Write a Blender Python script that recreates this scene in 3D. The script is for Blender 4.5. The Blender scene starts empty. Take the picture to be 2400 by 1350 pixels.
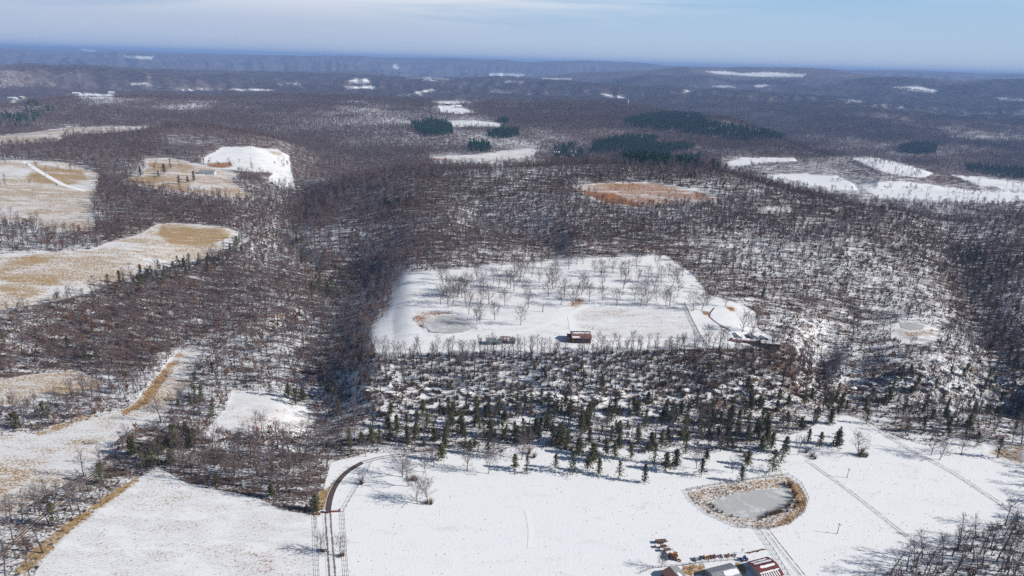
import bpy, bmesh, math, random
import numpy as np
from mathutils import Vector, Matrix, noise
R_ = math.radians
rnd = random.Random(7)
rng = np.random.default_rng(11)
sc = bpy.context.scene
COL = sc.collection

# ------------------------------------------------------------------ camera
H = 180.0; W0, H0, F = 2400.0, 1350.0, 1600.0
PITCH, ROLL = R_(18.4), R_(1.6)
cp, sp = math.cos(PITCH), math.sin(PITCH)
f_ = np.array([0, cp, -sp]); r0 = np.array([1., 0, 0]); u0 = np.array([0, sp, cp])
XR = r0*math.cos(ROLL) + u0*math.sin(ROLL)
YU = -r0*math.sin(ROLL) + u0*math.cos(ROLL)
cam = bpy.data.cameras.new('camera'); camo = bpy.data.objects.new('camera', cam); COL.objects.link(camo)
M = Matrix(((XR[0], YU[0], -f_[0], 0), (XR[1], YU[1], -f_[1], 0), (XR[2], YU[2], -f_[2], H), (0, 0, 0, 1)))
camo.matrix_world = M
cam.sensor_width = 36; cam.lens = 24; cam.clip_start = 1; cam.clip_end = 80000
sc.camera = camo
# ------------------------------------------------------------------ light, sky, exposure
SUN_EL, SUN_AZ = 29.0, 99.0          # azimuth clockwise from the view heading (+Y)
sc.view_settings.view_transform = 'Standard'; sc.view_settings.look = 'None'
sc.view_settings.gamma = 1.0; sc.view_settings.use_curve_mapping = False
sc.view_settings.exposure = 0.36
SKY_STR = .054; sk_ = lambda *c: tuple(q/(SKY_STR*2**.30) for q in c)
SKY_TOP, SKY_HOR, SKY_VEIL, SKY_STREAK = sk_(.32, .54, .77), sk_(.50, .60, .72), sk_(.46, .53, .68), sk_(.72, .77, .84)
w = bpy.data.worlds.new('World'); sc.world = w; w.use_nodes = True
wt = w.node_tree; wt.nodes.clear()
def N(nt, typ, **kw):
    n = nt.nodes.new(typ)
    for k, v in kw.items():
        if k.startswith('i_'): n.inputs[int(k[2:])].default_value = v
        else: setattr(n, k, v)
    return n
def L(nt, a, b): nt.links.new(a, b)
sky = N(wt, 'ShaderNodeTexSky'); sky.sky_type = 'NISHITA'; sky.sun_disc = False
sky.sun_elevation = R_(SUN_EL); sky.sun_rotation = R_(SUN_AZ)
sky.altitude = 500; sky.air_density = 1.0; sky.dust_density = 0.6; sky.ozone_density = 2.0
tc = N(wt, 'ShaderNodeTexCoord')
sepw = N(wt, 'ShaderNodeSeparateXYZ'); L(wt, tc.outputs['Generated'], sepw.inputs[0])
def wmr(src, a, b, c=0., d=1., smooth=False):
    n = N(wt, 'ShaderNodeMapRange'); n.inputs[1].default_value = a; n.inputs[2].default_value = b; n.inputs[3].default_value = c; n.inputs[4].default_value = d
    if smooth: n.interpolation_type = 'SMOOTHSTEP'
    L(wt, src, n.inputs[0]); return n.outputs[0]
def wmix(f, a, b):
    n = N(wt, 'ShaderNodeMix', data_type='RGBA'); L(wt, f, n.inputs[0])
    for i_, x_ in ((6, a), (7, b)):
        if isinstance(x_, tuple): n.inputs[i_].default_value = (*x_, 1)
        else: L(wt, x_, n.inputs[i_])
    return n.outputs[2]
def wmul(a, b):
    n = N(wt, 'ShaderNodeMath', operation='MULTIPLY'); L(wt, a, n.inputs[0]); L(wt, b, n.inputs[1]); return n.outputs[0]
mp = N(wt, 'ShaderNodeMapping'); mp.inputs['Rotation'].default_value = (0, R_(5), 0); mp.inputs['Scale'].default_value = (1.5, 1.5, 17)
L(wt, tc.outputs['Generated'], mp.inputs[0])
nz = N(wt, 'ShaderNodeTexNoise'); nz.inputs['Scale'].default_value = 1.25; nz.inputs['Detail'].default_value = 8; nz.inputs['Roughness'].default_value = .52; nz.inputs['Distortion'].default_value = .5
L(wt, mp.outputs[0], nz.inputs[0])
zz_, xx_ = sepw.outputs[2], sepw.outputs[0]
low_sky = wmix(wmr(zz_, 0, .10), SKY_HOR, SKY_TOP)
low_sky = wmix(wmul(wmr(xx_, .25, -.35, .05, .85, True), wmr(nz.outputs[0], .30, .62, .55, 1)), low_sky, SKY_VEIL)
streak = wmul(wmul(wmr(nz.outputs[0], .44, .60, 0, 1, True), wmr(zz_, .035, .085, .12, 1, True)), wmr(xx_, .30, .02, .15, 1.0, True))
low_sky = wmix(streak, low_sky, SKY_STREAK)
fin = wmix(wmr(zz_, .10, .24, 0, 1, True), low_sky, sky.outputs[0])
bg = N(wt, 'ShaderNodeBackground'); bg.inputs[1].default_value = SKY_STR; L(wt, fin, bg.inputs[0])
ow = N(wt, 'ShaderNodeOutputWorld'); L(wt, bg.outputs[0], ow.inputs[0])
sun = bpy.data.lights.new('sun', 'SUN'); sun.energy = 4.6; sun.angle = R_(.5); sun.color = (1, .955, .88)
suno = bpy.data.objects.new('sun', sun); COL.objects.link(suno)
sd = Vector((math.sin(R_(SUN_AZ))*math.cos(R_(SUN_EL)), math.cos(R_(SUN_AZ))*math.cos(R_(SUN_EL)), math.sin(R_(SUN_EL))))
suno.rotation_euler = sd.to_track_quat('Z', 'Y').to_euler(); suno.location = (0, 0, 400)
sc.cycles.max_bounces = 4; sc.cycles.diffuse_bounces = 2; sc.cycles.glossy_bounces = 1; sc.cycles.transparent_max_bounces = 4
sc.cycles.volume_bounces = 0; sc.cycles.use_denoising = False
sc.cycles.use_adaptive_sampling = False

# ------------------------------------------------------------------ projection helpers (pixels of the 2400 x 1350 photograph)
def ray(u, v):
    u = np.asarray(u, float); v = np.asarray(v, float)
    d = f_[:, None]*F + XR[:, None]*(u-1200).reshape(1, -1) - YU[:, None]*(v-675).reshape(1, -1)
    az = np.arctan2(d[0], d[1]); sl = d[2]/np.hypot(d[0], d[1])
    return az, sl                       # azimuth, rise per horizontal metre
def project(x, y, z):
    dz = z-H
    c = f_[0]*x+f_[1]*y+f_[2]*dz; a = XR[0]*x+XR[1]*y+XR[2]*dz; b = YU[0]*x+YU[1]*y+YU[2]*dz
    c = np.where(c < 1, 1, c)
    return 1200+F*a/c, 675-F*b/c
def az_at(u): return float(ray([u], [139+(u-1200)*.028+90])[0][0])
def pts(kind, rows):
    out = []
    for r in rows:
        if kind == 'R' or r[0] == 'R':
            r = r[1:] if r[0] == 'R' else r
            out.append((az_at(r[0]), r[1], r[2]))
        elif kind == 'V':
            a, s = ray([r[0]], [r[1]]); out.append((a[0], r[2], H+s[0]*r[2]))
        else:
            a, s = ray([r[0]], [r[1]]); out.append((a[0], (r[2]-H)/s[0], r[2]))
    out.sort(); return out
LINES = [
 pts('R', [(-300, 20, 0), (2700, 20, 0)]),
 pts('R', [(-300, 150, 0), (2700, 150, 0)]),
 pts('R', [(-300, 235, 0), (2700, 235, 0)]),
 pts('z', [(-200, 900, 0), (0, 890, 0), (400, 880, 0), (700, 960, 0), (850, 1010, 0), (1300, 1020, 0), (1700, 1000, 0), (1950, 970, 0), (2400, 965, 0), (2600, 965, 0)]),
 pts('z', [(-200, 740, 14), (0, 735, 14), (300, 665, 15), (480, 640, 10), (620, 760, 3), (700, 850, 2), (800, 845, 6), (870, 835, 16), (1300, 818, 20), (1700, 818, 20), (1860, 850, 14), (2000, 850, 6), (2150, 830, 12), (2400, 800, 12)]),
 pts('z', [(-200, 595, 20), (0, 595, 20), (370, 525, 22), (540, 535, 20), (640, 600, 6), (720, 650, 2), (850, 655, 5), (950, 635, 22), (1300, 605, 25), (1600, 590, 27), (2000, 600, 25), (2200, 640, 17), (2400, 640, 15)]),
 pts('z', [(-200, 520, 23), (0, 515, 23), (225, 500, 24), (400, 470, 24), (560, 460, 18), (680, 520, 4), (760, 500, 12), (900, 480, 30), (1350, 480, 38), (1700, 490, 38), (2000, 530, 33), (2200, 555, 26), (2400, 580, 20)]),
 pts('z', [(-200, 380, 33), (0, 378, 33), (230, 395, 28), (450, 372, 28), (600, 375, 24), (700, 430, 6), (800, 425, 26), (950, 405, 46), (1200, 398, 54), (1500, 383, 58), (1650, 396, 56), (1800, 438, 48), (2000, 485, 38), (2200, 505, 30), (2400, 520, 24), (2600, 525, 24)]),
 pts('z', [(-200, 320, 36), (0, 325, 36), (300, 303, 38), (470, 345, 32), (600, 345, 30), ('R', 720, 1150, -4), ('R', 900, 1180, -14), ('R', 1300, 1180, -20), ('R', 1700, 1180, -24), ('R', 2000, 1020, -24), ('R', 2400, 930, -20)]),
 pts('z', [(-200, 298, 38), (0, 300, 38), (300, 294, 38), (470, 297, 36), (640, 330, 26), (740, 370, -4), (1000, 392, -12), (1280, 387, -12), (1500, 390, -15), (1700, 405, -20), (2000, 440, -22), (2400, 452, -20), (2600, 455, -20)]),
 pts('z', [('R', -200, 1600, -5), ('R', 300, 1650, -5), ('R', 560, 1750, -4), (800, 330, -6), (1000, 322, -2), (1300, 335, -8), (1600, 335, -5), (1800, 372, -10), (2000, 402, -10), ('R', 2200, 1265, -14), ('R', 2400, 1212, -17)]),
 pts('z', [(-200, 255, 28), (0, 250, 28), (200, 236, 30), (500, 227, 32), (700, 222, 34), (1000, 236, 30), (1300, 240, 28), (1500, 250, 26), (1650, 275, 20), (1830, 325, 6), (2000, 365, 0), (2200, 402, -5), (2400, 428, -10)]),
 pts('R', [(-200, 2300, -45), (500, 2900, -45), (1000, 3100, -40), (1500, 3000, -40), (1830, 2200, -60), (2000, 1900, -65), (2200, 1700, -70), (2400, 1560, -70)]),
 pts('z', [(-200, 226, -30), (0, 223, -30), (500, 211, -15), (700, 200, 0), (820, 187, 20), (1000, 186, 22), (1200, 190, 26), (1600, 206, 32), (1800, 222, 20), (2000, 243, 5), (2200, 260, -6), (2400, 280, -15), (2600, 290, -15)]),
 pts('R', [(-200, 3400, -50), (420, 3850, -50), (820, 5300, -60), (1400, 5200, -60), (1600, 4700, -40), (2000, 4400, -45), (2400, 4000, -60)]),
 pts('V', [(-200, 165, 4200), (0, 168, 4200), (220, 162, 5000), (420, 190, 4300), (600, 186, 5600), (820, 182, 6200), (1200, 182, 7000), (1400, 182, 7000), (1500, 175, 6500), (1650, 168, 7600), (1900, 173, 7800), (2100, 186, 6900), (2400, 194, 6800)]),
 pts('R', [(-200, 8000, -60), (600, 9000, -60), (1300, 9500, -60), (2400, 9500, -40)]),
 pts('V', [(-200, 118, 12500), (0, 122, 12500), (200, 126, 12500), (420, 136, 12500), (700, 139, 12500), (850, 138, 12500), (1000, 143, 13000), (1300, 148, 13500), (1450, 152, 13500), (1600, 163, 13000), (1800, 168, 13000), (2000, 172, 13000), (2200, 175, 13000), (2400, 180, 13000)]),
 pts('R', [(-200, 17500, 20), (2400, 17500, 20)]),
 pts('V', [(-200, 100, 25000), (0, 106, 25000), (300, 117, 25000), (600, 128, 25000), (900, 137, 25000), (1200, 145, 25000), (1500, 154, 25000), (1800, 162, 25000), (2100, 168, 25000), (2400, 173, 25000), (2600, 177, 25000)]),
 pts('R', [(-200, 31000, -60), (2400, 31000, -60)]),
]
# ------------------------------------------------------------------ terrain height field on a polar grid
NA, NR = 820, 760
azs = np.concatenate([np.linspace(-1.35, -.74, 30, endpoint=False), np.linspace(-.74, .74, NA-60), np.linspace(.74, 1.35, 31)[1:]])
NA = len(azs)
rs = np.exp(np.linspace(math.log(60), math.log(30500), NR))
knR = np.array([np.interp(azs, [p[0] for p in l], [p[1] for p in l]) for l in LINES])
knZ = np.array([np.interp(azs, [p[0] for p in l], [p[2] for p in l]) for l in LINES])
ker = np.hanning(27); ker /= ker.sum()
def sm(a): return np.convolve(np.pad(a, 13, mode='edge'), ker, 'valid')
knR = np.array([sm(a) for a in knR]); knZ = np.array([sm(a) for a in knZ])
for k in range(1, len(knR)): knR[k] = np.maximum(knR[k], knR[k-1]*1.012+2)
def pchip(x, y, xi):
    h = np.diff(x); d = np.diff(y)/h; m = np.zeros_like(y)
    for i in range(1, len(x)-1):
        if d[i-1]*d[i] > 0:
            w1, w2 = 2*h[i]+h[i-1], h[i]+2*h[i-1]; m[i] = (w1+w2)/(w1/d[i-1]+w2/d[i])
    k = np.clip(np.searchsorted(x, xi)-1, 0, len(x)-2); t = np.clip((xi-x[k])/h[k], 0, 1)
    return y[k]*(2*t**3-3*t**2+1)+h[k]*m[k]*(t**3-2*t**2+t)+y[k+1]*(-2*t**3+3*t**2)+h[k]*m[k+1]*(t**3-t**2)
Z = np.array([pchip(knR[:, i], knZ[:, i], rs) for i in range(NA)])      # [az, r]
X = np.sin(azs)[:, None]*rs; Y = np.cos(azs)[:, None]*rs
tab = rng.random((256, 256))
def vnoise(x, y):
    xi = np.floor(x).astype(int); yi = np.floor(y).astype(int); fx = x-xi; fy = y-yi
    fx = fx*fx*(3-2*fx); fy = fy*fy*(3-2*fy)
    a = tab[xi % 256, yi % 256]; b = tab[(xi+1) % 256, yi % 256]; c = tab[xi % 256, (yi+1) % 256]; d = tab[(xi+1) % 256, (yi+1) % 256]
    return (a*(1-fx)+b*fx)*(1-fy)+(c*(1-fx)+d*fx)*fy-.5
def fbm(x, y, s, o=4):
    r = 0; a = 1
    for k in range(o): r = r+a*vnoise(x/s+17.3*k, y/s+9.1*k); a *= .5; s *= .5
    return r
def sdist(poly, u, v, lim=14.):
    """signed distance in photo pixels to a polygon, positive inside, clipped to +-lim"""
    P = np.array(poly, float); out = np.full(u.shape, -lim)
    bb = (u > P[:, 0].min()-lim) & (u < P[:, 0].max()+lim) & (v > P[:, 1].min()-lim) & (v < P[:, 1].max()+lim)
    if not bb.any(): return out
    x = u[bb]; y = v[bb]; d = np.full(x.shape, 1e9); ins = np.zeros(x.shape, bool)
    for i in range(len(P)):
        a = P[i]; b = P[(i+1) % len(P)]; e = b-a; t = np.clip(((x-a[0])*e[0]+(y-a[1])*e[1])/max(e@e, 1e-9), 0, 1)
        d = np.minimum(d, np.hypot(x-a[0]-t*e[0], y-a[1]-t*e[1]))
        c = ((a[1] > y) != (b[1] > y))
        if abs(b[1]-a[1]) > 1e-9: ins ^= c & (x < (b[0]-a[0])*(y-a[1])/(b[1]-a[1])+a[0])
    out[bb] = np.clip(np.where(ins, d, -d), -lim, lim); return out
def pdist(line, u, v, lim=60.):
    P = np.array(line, float); out = np.full(u.shape, lim)
    bb = (u > P[:, 0].min()-lim) & (u < P[:, 0].max()+lim) & (v > P[:, 1].min()-lim) & (v < P[:, 1].max()+lim)
    x = u[bb]; y = v[bb]; d = np.full(x.shape, lim)
    for i in range(len(P)-1):
        a = P[i]; b = P[i+1]; e = b-a; t = np.clip(((x-a[0])*e[0]+(y-a[1])*e[1])/max(e@e, 1e-9), 0, 1)
        d = np.minimum(d, np.hypot(x-a[0]-t*e[0], (y-a[1]-t*e[1])))
    out[bb] = d; return out
# open ground, traced: (polygon, dry grass 0..1, warmth 0 tan .. 1 rust)
OPEN = [
 ([(-100,1700),(60,1380),(130,1270),(240,1180),(320,1125),(370,1095),(440,1135),(520,1152),(600,1165),(660,1197),(738,1207),(748,1700)], .25, .2),
 ([(738,1700),(738,1203),(760,1140),(775,1085),(860,1062),(930,1060),(1000,1068),(1090,1058),(1180,1066),(1260,1050),(1330,1062),(1420,1048),(1500,1066),(1590,1046),(1650,1066),(1720,1050),(1790,1060),(1830,1025),(1890,1010),(1950,968),(2020,982),(2060,1012),(2120,1030),(2180,1045),(2250,1032),(2330,1042),(2440,1050),(2440,1200),(2330,1235),(2230,1275),(2100,1320),(2030,1380),(1900,1700)], .03, .2),
 ([(-40,900),(60,880),(180,865),(240,895),(232,912),(160,922),(60,945),(-40,960)], .52, .15),
 ([(-40,1025),(80,1018),(200,985),(300,955),(350,905),(415,822),(480,820),(440,905),(395,962),(330,1000),(260,1060),(190,1110),(100,1165),(-40,1240)], .50, .25),
 ([(545,915),(640,920),(720,950),(745,985),(700,1010),(640,1010),(560,1012),(500,1035),(480,1010),(530,960)], .26, .55),
 ([(-40,598),(130,590),(220,585),(250,570),(330,548),(370,525),(430,525),(530,532),(565,548),(555,572),(500,600),(400,625),(300,650),(200,690),(100,710),(-40,735)], .49, .15),
 ([(-40,378),(70,376),(140,380),(200,395),(235,410),(225,450),(215,480),(225,540),(150,545),(60,520),(-40,515)], .50, .1),
 ([(-40,325),(60,312),(150,300),(270,296),(380,295),(290,308),(150,318),(140,330),(-40,342)], .52, .2),
 ([(470,375),(520,345),(590,343),(650,352),(678,365),(690,440),(660,440),(630,420),(640,405),(560,400),(500,395)], .20, .4),
 ([(340,372),(400,370),(460,385),(560,408),(545,430),(600,465),(560,470),(470,460),(400,450),(350,440),(285,425),(330,405),(345,390)], .58, .25),
 ([(1010,368),(1090,365),(1180,355),(1240,348),(1256,352),(1250,370),(1290,378),(1210,392),(1150,393),(1060,388),(1020,385)], .32, .45),
 ([(1345,435),(1420,430),(1520,428),(1600,440),(1660,455),(1710,472),(1600,478),(1490,485),(1420,475),(1370,455)], .58, .95),
 ([(1690,385),(1740,369),(1860,369),(1870,377),(1780,382),(1720,392),(1740,400),(1700,403)], .02, .2),
 ([(1775,410),(1870,408),(1960,412),(2000,430),(2010,445),(1930,445),(1850,430)], .02, .2),
 ([(2000,372),(2040,367),(2120,385),(2190,405),(2170,415),(2110,412),(2060,400)], .08, .2),
 ([(2010,435),(2070,425),(2120,425),(2180,433),(2260,445),(2440,455),(2440,465),(2320,478),(2200,470),(2060,462)], .03, .2),
 ([(2230,410),(2300,415),(2440,432),(2440,448),(2300,435)], .05, .2),
 ([(1945,460),(2020,470),(2140,485),(2130,493),(2020,485),(1960,470)], .40, .5),
 ([(1765,486),(1850,486),(1862,495),(1800,502)], .35, .5),
 ([(870,800),(868,765),(905,740),(925,690),(948,642),(1080,630),(1250,615),(1380,605),(1560,600),(1620,640),(1660,690),(1740,715),(1770,735),(1775,770),(1830,800),(1815,818),(1700,812),(1500,822),(1400,823),(1200,826),(1050,828),(930,835),(890,830)], .13, .5),
 ([(2075,765),(2130,750),(2200,768),(2195,800),(2130,808),(2090,790)], .2, .4),
 ([(150,223),(200,219),(270,222),(265,229),(190,231)], .02, 0), ([(10,238),(60,230),(75,236),(30,242)], .3, 0),
 ([(415,209),(520,209),(520,213),(425,214)], .02, 0), ([(520,210),(600,208),(645,210),(640,215),(600,217),(540,215)], .02, 0),
 ([(805,193),(835,184),(864,184),(867,196),(830,196)], .02, 0), ([(800,204),(860,202),(900,206),(870,212),(820,211)], .05, 0),
 ([(955,186),(1000,181),(1060,187),(1010,189)], .02, 0), ([(1145,173),(1170,171),(1232,175),(1215,179),(1150,178)], .02, 0),
 ([(1270,183),(1340,184),(1338,188),(1275,188)], .02, 0), ([(1183,189),(1230,191),(1225,195),(1185,194)], .02, 0),
 ([(950,223),(980,214),(1015,208),(1020,214),(985,225)], .3, .3), ([(1000,236),(1050,237),(1140,240),(1100,244),(1030,242)], .2, 0),
 ([(1028,248),(1070,247),(1110,262),(1085,267),(1035,262)], .1, 0),
 ([(1655,167),(1700,167),(1740,172),(1790,169),(1890,174),(1880,180),(1790,180),(1680,173)], .02, 0),
 ([(1765,200),(1800,198),(1812,202),(1775,204)], .02, 0), ([(1962,235),(2022,236),(2020,241),(1980,241)], .1, 0),
 ([(2060,244),(2115,248),(2120,253),(2070,250)], .05, 0), ([(1405,219),(1440,223),(1475,232),(1460,236),(1420,227)], .05, 0),
 ([(1600,211),(1625,215),(1622,220),(1600,218)], .1, 0), ([(2095,204),(2150,203),(2200,212),(2190,218),(2140,213)], .1, 0),
 ([(1660,202),(1700,200),(1725,204),(1690,207)], .15, 0), ([(2330,228),(2400,233),(2400,237),(2340,233)], .1, 0),
 ([(190,114),(225,117),(220,121),(192,118)], .02, 0), ([(290,130),(360,133),(355,139),(300,136)], .02, 0),
 ([(922,152),(933,149),(928,154),(936,157),(930,162),(921,160)], .2, 0), ([(305,195),(350,194),(355,199),(310,200)], .1, 0), ([(650,196),(700,194),(712,199),(660,200)], .1, 0),
 ([(1040,285),(1100,282),(1180,290),(1170,297),(1060,297)], .2, .2), ([(2330,440),(2400,436),(2400,441),(2340,446)], .1, .2),
]
SPARSE = [([(1690,368),(1900,370),(2010,366),(2200,402),(2440,425),(2440,478),(2200,480),(2010,465),(1780,425),(1700,405)], .19),
   # (polygon, kept share of the trees)
 ([(1380,575),(1700,560),(2050,580),(2160,660),(2230,760),(2180,860),(1950,860),(1800,750),(1640,690),(1560,600)], .50),
 ([(380,300),(450,297),(480,325),(565,342),(480,362),(400,345)], .22),
 ([(850,930),(1400,925),(1960,900),(2440,930),(2440,1075),(2060,1035),(1950,985),(1880,1060),(1640,1112),(1500,1130),(1180,1085),(850,1065)], .26),
 
 ([(780,640),(790,700),(730,700),(720,650)], .3), ([(1300,350),(1350,350),(1350,378),(1290,378)], .4),
 ([(0,1160),(100,1160),(330,1000),(460,930),(420,1080),(300,1140),(180,1230),(60,1350),(0,1350)], .55),
 ([(30,1000),(80,940),(320,890),(340,940),(200,985),(80,1020)], .8),
 ([(1050,262),(1120,262),(1200,300),(1060,300)], .5),
]
EVER = [([(2090,868),(2440,878),(2440,935),(2120,915)], .5), ([(2225,590),(2300,610),(2360,720),(2430,850),(2370,880),(2290,760)], .42),     # (polygon, density share) dark evergreen stands
 ([(965,293),(1010,285),(1055,292),(1060,315),(1010,323),(975,310)], 1), ([(1140,318),(1170,308),(1215,310),(1218,324),(1150,326)], .8),
 ([(1095,345),(1120,336),(1150,345),(1148,356),(1100,356)], .8), ([(1165,286),(1190,283),(1190,295),(1165,295)], .8),
 ([(1460,287),(1500,278),(1560,270),(1640,274),(1660,292),(1760,305),(1840,318),(1835,328),(1740,330),(1650,318),(1560,305),(1470,295)], 1),
 ([(1390,342),(1440,325),(1540,325),(1530,342),(1630,345),(1600,356),(1560,360),(1575,375),(1560,395),(1480,390),(1440,378),(1480,350),(1420,362),(1390,362)], 1),
 ([(1560,380),(1640,370),(1640,390),(1600,397)], .8), ([(2105,348),(2150,338),(2195,345),(2190,360),(2120,360)], 1),
 ([(1475,235),(1560,243),(1560,252),(1480,243)], 1), ([(1320,221),(1360,223),(1360,229),(1322,227)], 1),
 ([(2260,392),(2400,402),(2440,425),(2350,415),(2270,402)], .55),
 ([(0,770),(120,705),(250,660),(420,600),(560,560),(580,600),(420,650),(260,720),(120,790),(0,840)], .42),
 ([(600,520),(700,560),(760,600),(820,660),(760,700),(700,620),(600,570)], .18), ([(0,270),(80,240),(130,262),(60,300),(0,300)], .10),
 ([(440,380),(480,392),(560,480),(640,520),(560,520),(480,440)], .05), ([(860,960),(1600,960),(1960,900),(2000,960),(1900,1050),(1500,1066),(1100,1056),(850,1045)], .25),
 ([(1300,860),(1960,840),(1990,930),(1500,950),(860,950)], .05), ([(1990,900),(2400,880),(2400,1040),(2150,1030)], .22),
 ([(420,830),(480,820),(520,900),(470,1010),(400,1100),(330,1100),(360,980)], .22), ([(740,860),(760,1000),(840,1040),(830,960),(780,880)], .2),
 ([(0,800),(160,760),(300,800),(200,860),(0,870)], .15), ([(2250,560),(2400,620),(2400,860),(2300,800)], .2), ([(820,540),(900,560),(920,620),(860,600)], .3), ([(730,640),(790,640),(800,700),(730,700)], .3),
 ([(890,470),(1000,460),(1010,475),(900,490)], .3), ([(1460,440),(1330,400),(1700,400),(1740,450)], .08), ([(1300,350),(1350,345),(1380,380),(1300,385)], .3),
]
BROWN = [    # woodland floor showing mostly leaf litter
 ([(0,760),(250,680),(560,590),(700,620),(780,700),(640,760),(420,800),(300,860),(0,870)], .20), ([(700,430),(1300,400),(1650,400),(1300,450),(900,500),(700,520)], .22),
 ([(230,400),(300,440),(520,480),(540,530),(380,520),(240,540)], .2), ([(760,600),(900,650),(880,760),(860,850),(740,880),(680,760)], .2), ([(1700,440),(2400,540),(2400,600),(1900,540),(1700,490)], .12),
 ([(1770,735),(1800,800),(1900,860),(1860,900),(1780,820)], .25), ([(2200,620),(2330,700),(2400,850),(2300,800)], .2), ([(0,400),(2400,400),(2400,130),(0,80)], .10),
]
RAV = [      # ravines: line, depth, half-width px
 ([(735,1000),(760,900),(750,830),(790,740),(805,680),(860,610),(905,560),(880,500)], 5.5, 66), ([(1925,830),(1925,865),(1960,890),(2100,900),(2300,895),(2430,900)], 15, 48),
 ([(2230,540),(2275,640),(2300,740),(2360,850),(2420,900)], 8, 80), ([(1120,510),(1230,535),(1290,560)], 8, 40), ([(620,780),(680,745),(725,728)], 3, 12), ([(650,545),(690,580),(740,610)], 4, 14),
]
ROCKLINE = [(860,905),(1000,915),(1200,925),(1320,932),(1500,925),(1700,910),(1880,880)]
PONDS = {
 'A': [(1664,1180),(1690,1168),(1740,1155),(1800,1147),(1846,1145),(1860,1160),(1862,1180),(1845,1195),(1805,1208),(1760,1216),(1715,1208),(1682,1195)],
 'B': [(996,752),(1020,742),(1050,738),(1076,740),(1096,752),(1112,768),(1088,779),(1045,782),(1010,777),(993,765)],
 'C': [(2108,758),(2135,756),(2165,763),(2158,773),(2135,774),(2115,768)],
}
BANKS = [([(1608,1150),(1660,1140),(1740,1128),(1800,1120),(1845,1115),(1875,1135),(1893,1170),(1885,1200),(1850,1228),(1800,1240),(1730,1235),(1660,1205),(1620,1175)], .46, .5, 'A'),
 ([(964,748),(975,736),(1010,731),(1060,732),(1085,742),(1100,760),(1050,738),(1000,748),(1005,772),(985,768)], .66, .9, 'B'), ([(2105,772),(2150,778),(2190,770),(2185,785),(2130,790),(2100,780)], .45, .55, 'C')]
STRIPS = [ # strips of bare dry grass: polygon, grass, warm
 ([(20,1350),(70,1290),(160,1220),(240,1165),(318,1115),(325,1125),(250,1180),(170,1240),(110,1300),(62,1350)], .80, .12),
 ([(80,1015),(140,990),(225,962),(225,975),(150,1003),(90,1022)], .78, .15), ([(335,925),(385,860),(425,820),(428,835),(395,880),(345,945)], .78, .4),
 ([(285,965),(350,930),(345,945),(290,972)], .9, .3), ([(735,1205),(740,1160),(770,1140),(765,1185),(748,1210)], .85, .25),
 ([(800,1110),(772,1140),(762,1180),(775,1150),(803,1113)], .9, .5), ([(640,740),(700,728),(700,732),(650,750)], .8, .8),
 ([(0,620),(60,600),(150,596),(110,612),(0,640)], .7, .1), ([(0,650),(120,645),(150,670),(100,685),(60,700),(0,680)], .70, .12), ([(380,528),(430,525),(520,535),(545,548),(500,575),(400,570),(370,550)], .78, .12),
 ([(80,390),(190,398),(205,420),(150,440),(60,420)], .74, .1), ([(1360,450),(1440,455),(1470,470),(1500,482),(1420,475)], .95, 1), ([(1520,455),(1650,455),(1690,468),(1560,462)], .78, .95), ([(1400,432),(1500,431),(1480,440),(1380,445)], .68, .85),
 ([(290,420),(360,410),(450,425),(430,445),(350,440)], .8, .2), ([(345,380),(440,380),(455,395),(360,400)], .75, .2), ([(480,383),(540,380),(545,388),(520,394),(490,390)], .9, .9), ([(620,350),(660,358),(665,368),(640,362)], .8, .5),
 ([(0,1130),(60,1080),(130,1050),(240,1020),(250,1030),(150,1065),(80,1100),(0,1165)], .58, .3), ([(100,990),(130,900),(200,880),(240,900),(180,950)], .6, .2),
 ([(1643,729),(1662,730),(1666,742),(1648,736)], .95, .8), ([(1702,719),(1716,720),(1728,728),(1712,728)], .95, .7), ([(555,990),(640,955),(680,960),(650,1005),(580,1008)], .34, .9), ([(300,870),(380,820),(330,870),(260,950)], .5, .5),
 ([(540,1300),(640,1290),(640,1345),(560,1345)], .38, .9), ([(250,1285),(480,1250),(500,1275),(300,1310)], .26, .8), ([(1345,725),(1600,720),(1635,790),(1400,795),(1350,760)], .30, .55), ([(2320,1060),(2400,1030),(2400,1090),(2350,1075)], .5, .3),
 ([(1590,1350),(1600,1325),(1650,1322),(1655,1350)], .9, .45), ([(1722,1318),(1745,1322),(1752,1350),(1726,1350)], .95, .3), ([(1360,695),(1330,715),(1350,722),(1372,708)], .6, .7),
 ([(1005,370),(1060,372),(1040,378),(1012,376)], .7, .8),
]
U, V = project(X, Y, Z)
for line, dep, hw in RAV:
    d = pdist(line, U, V, 200); nearr = rs[None, :] < 1000
    Z -= np.where(nearr, dep*np.exp(-(d/hw)**2), 0)
opn = np.full(Z.shape, -14.); 
for P, g, wv in OPEN: opn = np.maximum(opn, sdist(P, U, V))
def ss(a, b, x): t = np.clip((x-a)/(b-a), 0, 1); return t*t*(3-2*t)
rr = np.broadcast_to(rs[None, :], Z.shape)
amp = ss(330, 420, rr)*(1.3+ss(600, 1500, rr)*4+ss(2500, 9000, rr)*42)*(1-.85*ss(-6, 6, opn)*(rr < 2500))*(1-.85*ss(13500, 21000, rr))
Z += amp*(fbm(X, Y, 150+0*X, 5)*(rr < 1800)*(1-ss(1200, 1800, rr))+fbm(X+999, Y, 420., 5)*ss(1200, 1800, rr)*(1-ss(4500, 7000, rr))*3.6+(.9-3.2*np.abs(fbm(X, Y+555, 2300., 5)))*ss(4500, 7000, rr)*1.5)
AZ = azs[:, None]+.012*fbm(X, Y, 900., 2)
spur = np.abs(fbm(AZ*60, rr/9000, 1.+0*X, 3)); Z += (18-100*spur)*ss(7600, 10200, rr)*(1-ss(11600, 12400, rr))*.8
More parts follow.
